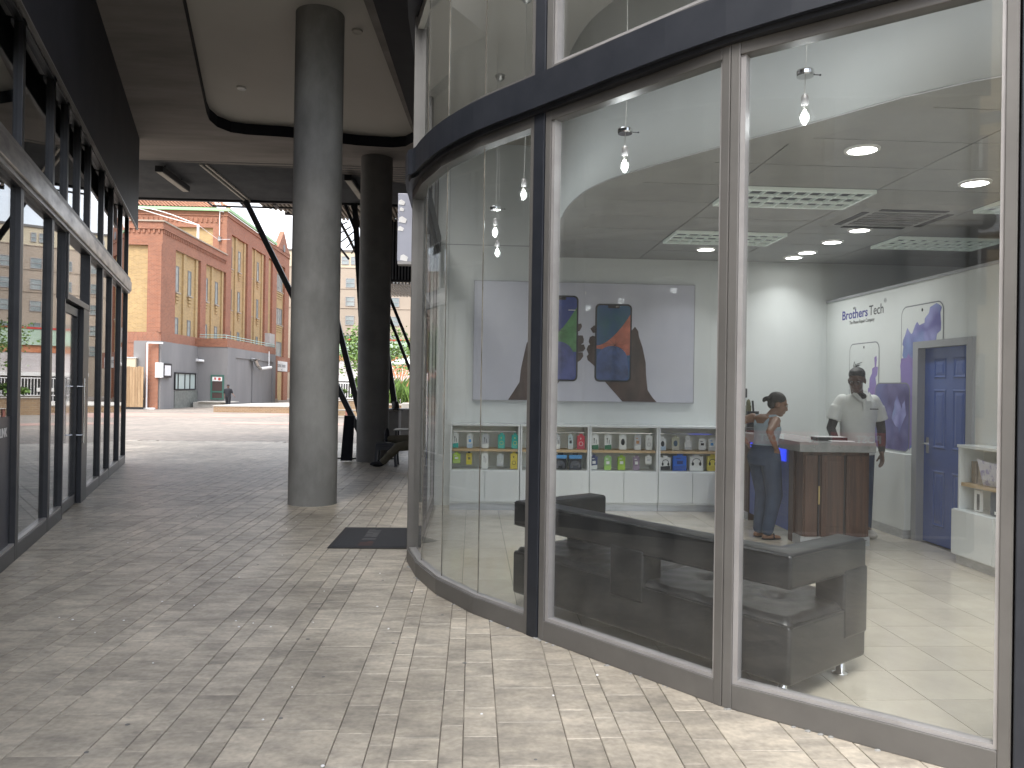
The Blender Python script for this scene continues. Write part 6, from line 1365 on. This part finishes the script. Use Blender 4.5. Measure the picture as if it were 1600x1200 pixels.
kR, kL, aR, aL = V(.065,-.075,.46), V(.005,.075,.47), V(.0,-.07,.09), V(-.035,.075,.09)
caps(b, [(hipR,.085),(kR,.052),(aR,.032)]); caps(b, [(hipL,.085),(kL,.052),(aL,.032)])
for a_ in (aR, aL): caps(b, [((a_[0]-.03,a_[1],.045),.028),((a_[0]+.05,a_[1]+.015,.04),.03),((a_[0]+.13,a_[1]+.03,.028),.022)])
fuse(b, 'body', G['brown_skin'], wom, .007, 3); fuse(hr, 'hair', G['hair'], wom, .007, 2); eyes(wom, T)
tk = MB(); g_ = .012
rings(tk, [tr((-.012,0,.945),.130+g_,.105+g_),tr((-.005,0,.99),.118+g_,.096+g_),tr((.01,0,1.08),.125+g_,.105+g_),tr((.008,0,1.15),.134+g_,.108+g_),tr((-.01,0,1.185),.118,.102)], 26)
caps(tk, [(V(*(fwd*.055-lft*.052+Vector((0,0,1.125)))),.073),(V(*(fwd*.05-lft*.05+Vector((0,0,1.10)))),.073)]); caps(tk, [(V(*(fwd*.055+lft*.052+Vector((0,0,1.125)))),.073),(V(*(fwd*.05+lft*.05+Vector((0,0,1.10)))),.073)])
for s_ in (-1,1): caps(tk, [(V(*(fwd*.085+lft*s_*.07+Vector((0,0,1.17)))),.016),(V(*(fwd*.03+lft*s_*.088+Vector((0,0,1.262)))),.017),(V(*(fwd*-.04+lft*s_*.085+Vector((0,0,1.255)))),.02),(V(*(fwd*-.085+lft*s_*.06+Vector((0,0,1.17)))),.026)])
fuse(tk, 'tank_top', G['tank'], wom, .0075, 3)
jn = MB(); rings(jn, [tr((-.03,0,.76),.150,.135),tr((-.035,0,.84),.165,.150),tr((-.015,0,.92),.148,.128),tr((-.01,0,.965),.134,.112)], 26)
caps(jn, [(tuple(Vector(hipR)-fwd*.02),.105),(kR,.082),(tuple((Vector(kR)+Vector(aR))/2),.068),((aR[0],aR[1],.11),.060)]); caps(jn, [(tuple(Vector(hipL)-fwd*.02),.105),(kL,.082),(tuple((Vector(kL)+Vector(aL))/2),.068),((aL[0],aL[1],.11),.060)])
fuse(jn, 'jeans', G['denim'], wom, .008, 3)
q = MB(); q.path([tuple(Vector(V(-.012,0,.955))+lft*.142*math.cos(a/24*2*PI)+fwd*.122*math.sin(a/24*2*PI)) for a in range(25)], .009, 6); q.build('waistband', G['denim'], wom)
for a_ in (aR, aL):
    q = MB(); q.ball((a_[0]+.045,a_[1]+.012,.02), .115,.042,.008, n=14, m_=6, rot=Matrix.Rotation(R(10),3,'Z')); q.path([(a_[0]+.06,a_[1]-.03,.03),(a_[0]+.07,a_[1]+.01,.072),(a_[0]+.075,a_[1]+.05,.03)], .007, 6); q.build('sandal', G['black_cloth'], wom)

# distant walker, back turned
px_, py_ = -16.9, 54.0; zb = gz(54); wk = thing('person', 'man in black clothes walking past the grey annexe with his back turned', 'person', (px_,py_,zb))
V = lambda x,y,z: (px_+x, py_+y, z+zb)
b = MB(); caps(b, [(V(0,0,1.62),.088),(V(0,.01,1.66),.085)]); caps(b, [(V(0,0,1.52),.055),(V(0,0,1.42),.07)])
rings(b, [(V(0,0,.9),(.15,0,0),(0,.1,0)),(V(0,0,1.4),(.18,0,0),(0,.1,0))])
caps(b, [(V(-.20,0,1.40),.055),(V(-.26,.03,1.12),.042),(V(-.23,-.03,.88),.03)]); hand(b, V(-.23,-.03,.88), (0,-.1,-1), (1,0,0)); caps(b, [(V(.20,0,1.40),.055),(V(.28,.05,1.14),.042),(V(.44,-.05,.98),.03)]); hand(b, V(.44,-.05,.98), (.6,-.1,-.7), (-1,0,-.5))
caps(b, [(V(-.09,0,.9),.09),(V(-.10,.10,.5),.06),(V(-.11,-.02,.09),.04),(V(-.11,.13,.05),.035)]); caps(b, [(V(.09,0,.9),.09),(V(.10,-.02,.5),.06),(V(.10,-.24,.16),.04),(V(.10,-.16,.05),.035)])
fuse(b, 'body', G['dark_skin'], wk, .014, 2)
q = MB(); q.ball(V(0,0,1.70), .095,.10,.06, n=14, m_=8); q.build('cap', G['black_cloth'], wk, smooth=True)
q = MB(); rings(q, [(V(0,0,.93),(.19,0,0),(0,.13,0)),(V(0,0,1.2),(.2,0,0),(0,.14,0)),(V(0,0,1.42),(.23,0,0),(0,.12,0)),(V(0,0,1.5),(.1,0,0),(0,.08,0))]); caps(q, [(V(-.20,0,1.40),.075),(V(-.25,.02,1.20),.07)]); caps(q, [(V(.20,0,1.40),.075),(V(.265,.03,1.22),.07)]); fuse(q, 'shirt', G['black_cloth'], wk, .014, 3)
q = MB(); caps(q, [(V(-.09,0,.9),.115),(V(-.10,.10,.5),.085),(V(-.11,-.02,.12),.07)]); caps(q, [(V(.09,0,.9),.115),(V(.10,-.02,.5),.085),(V(.10,-.22,.18),.07)]); fuse(q, 'trousers', G['black_cloth'], wk, .014, 3)

# reclining person by the far column, one leg up on a stool
sx0, sy0 = -.92, 14.6; st_p = thing('person', 'person in khaki trousers reclining with one foot up on a black stool', 'person', (sx0,sy0,0))
V = lambda x,y,z: (sx0+x, sy0+y, z)
b = MB(); hr = MB()
T, Rt = head(b, hr, V(.42,0,1.06), R(-90), R(8), 0, 1.0)
caps(b, [(V(.38,0,.98),.052),(V(.32,0,.90),.06)]); rings(b, [(V(.02,0,.48),(0,.15,0),(.06,0,.09)),(V(.2,0,.7),(0,.16,0),(.08,0,-.07)),(V(.32,0,.88),(0,.17,0),(.07,0,-.06))])
caps(b, [(V(.30,-.2,.84),.05),(V(.10,-.27,.62),.038),(V(-.14,-.2,.58),.028)]); hand(b, V(-.14,-.2,.58), (-1,.1,-.1), (0,.1,-1)); caps(b, [(V(.30,.2,.84),.05),(V(.10,.27,.62),.038),(V(-.14,.2,.58),.028)]); hand(b, V(-.14,.2,.58), (-1,-.1,-.1), (0,-.1,-1))
caps(b, [(V(0,-.1,.44),.085),(V(-.48,-.18,.36),.055),(V(-.76,-.2,.07),.04),(V(-.86,-.2,.05),.035)]); caps(b, [(V(0,.1,.46),.085),(V(-.36,.1,.50),.055),(V(-.70,.1,.50),.04)])
fuse(b, 'body', G['dark_skin'], st_p, .010, 3); fuse(hr, 'hair', G['hair'], st_p, .010, 2)
q = MB(); caps(q, [(V(.02,-.1,.44),.11),(V(-.47,-.18,.37),.085),(V(-.72,-.2,.11),.068)]); caps(q, [(V(.02,.1,.46),.11),(V(-.36,.1,.50),.085),(V(-.64,.1,.50),.068)]); fuse(q, 'trousers', G['khaki'], st_p, .011, 3)
q = MB(); rings(q, [(V(.0,0,.45),(0,.18,0),(.09,0,.11)),(V(.2,0,.7),(0,.19,0),(.11,0,-.09)),(V(.33,0,.9),(0,.2,0),(.08,0,-.07))]); caps(q, [(V(.30,-.2,.84),.07),(V(.17,-.25,.68),.062)]); caps(q, [(V(.30,.2,.84),.07),(V(.17,.25,.68),.062)]); fuse(q, 'shirt', G['black_cloth'], st_p, .011, 3)
for c_, r_ in ((V(-.84,-.2,.05), None), (V(-.70,.1,.58), 1)):
    q = MB()
    if r_: q.ball(c_, .05,.048,.13, n=12, m_=8); q.ball(V(-.70,.1,.49), .055,.048,.05, n=12, m_=8)
    else: q.ball(c_, .14,.05,.048, n=12, m_=8); q.ball(V(-.76,-.2,.07), .05,.048,.06, n=12, m_=8)
    fuse(q, 'shoe', G['black_cloth'], st_p, .010, 2)
def stool(label, x0, x1, y0, y1, h_, back=False, grp='black plastic seats by the far column'):
    t = thing('plastic_chair' if back else 'plastic_stool', label, 'chair' if back else 'stool', ((x0+x1)/2,(y0+y1)/2,0), grp)
    MB().box(x0,x1,y0,y1,h_-.035,h_).build('seat', G['plastic_dark'], t, bevel=.01)
    for x in (x0+.03,x1-.03):
        for y in (y0+.03,y1-.03): MB().bar((x,y,h_-.03),(x+(.03 if x > (x0+x1)/2 else -.03),y+(.02 if y > (y0+y1)/2 else -.02),0),.055,.05).build('leg', G['plastic_dark'], t)
    MB().box(x0+.01,x1-.01,y0+.005,y0+.025,h_-.12,h_-.036).box(x0+.01,x1-.01,y1-.025,y1-.005,h_-.12,h_-.036).box(x0-.01,x0+.01,y0+.03,y1-.03,h_-.34,h_-.2).build('apron', G['plastic_dark'], t)
    if back:
        MB().bar((x1-.03,y0+.03,h_),(x1+.22,y0+.03,h_+.55),.05,.04,(0,1,0)).bar((x1-.03,y1-.03,h_),(x1+.22,y1-.03,h_+.55),.05,.04,(0,1,0)).bar((x1+.19,(y0+y1)/2,h_+.42),(x1+.19,(y0+y1)/2+.001,h_+.43),.1,.2).build('backrest_frame', G['plastic_dark'], t)
        q = MB(); q.add([(x1+.02,y0,h_+.1),(x1+.02,y1,h_+.1),(x1+.22,y1,h_+.56),(x1+.22,y0,h_+.56),(x1+.05,y0,h_+.1),(x1+.05,y1,h_+.1),(x1+.25,y1,h_+.56),(x1+.25,y0,h_+.56)], [(0,1,2,3),(7,6,5,4),(0,4,5,1),(1,5,6,2),(2,6,7,3),(3,7,4,0)]); q.build('backrest', G['plastic_dark'], t)
stool('dark plastic stool under the raised foot beside the far column', -1.80,-1.42,14.45,14.88,.43)
stool('dark plastic chair the reclining person sits on, next to the shopfront edge', -1.12,-.66,14.36,14.84,.38, True)
t = thing('folding_table', 'thin pale topped low table behind the reclining person', 'table', (-1.1,15.9,0))
MB().box(-1.6,-.6,15.7,16.3,.60,.62).build('table_top', G['concrete_pale'], t)
for x, y in ((-1.55,15.75),(-.65,15.75),(-1.55,16.25),(-.65,16.25)): MB().box(x-.015,x+.015,y-.015,y+.015,0,.6).build('leg', G['black_steel'], t)
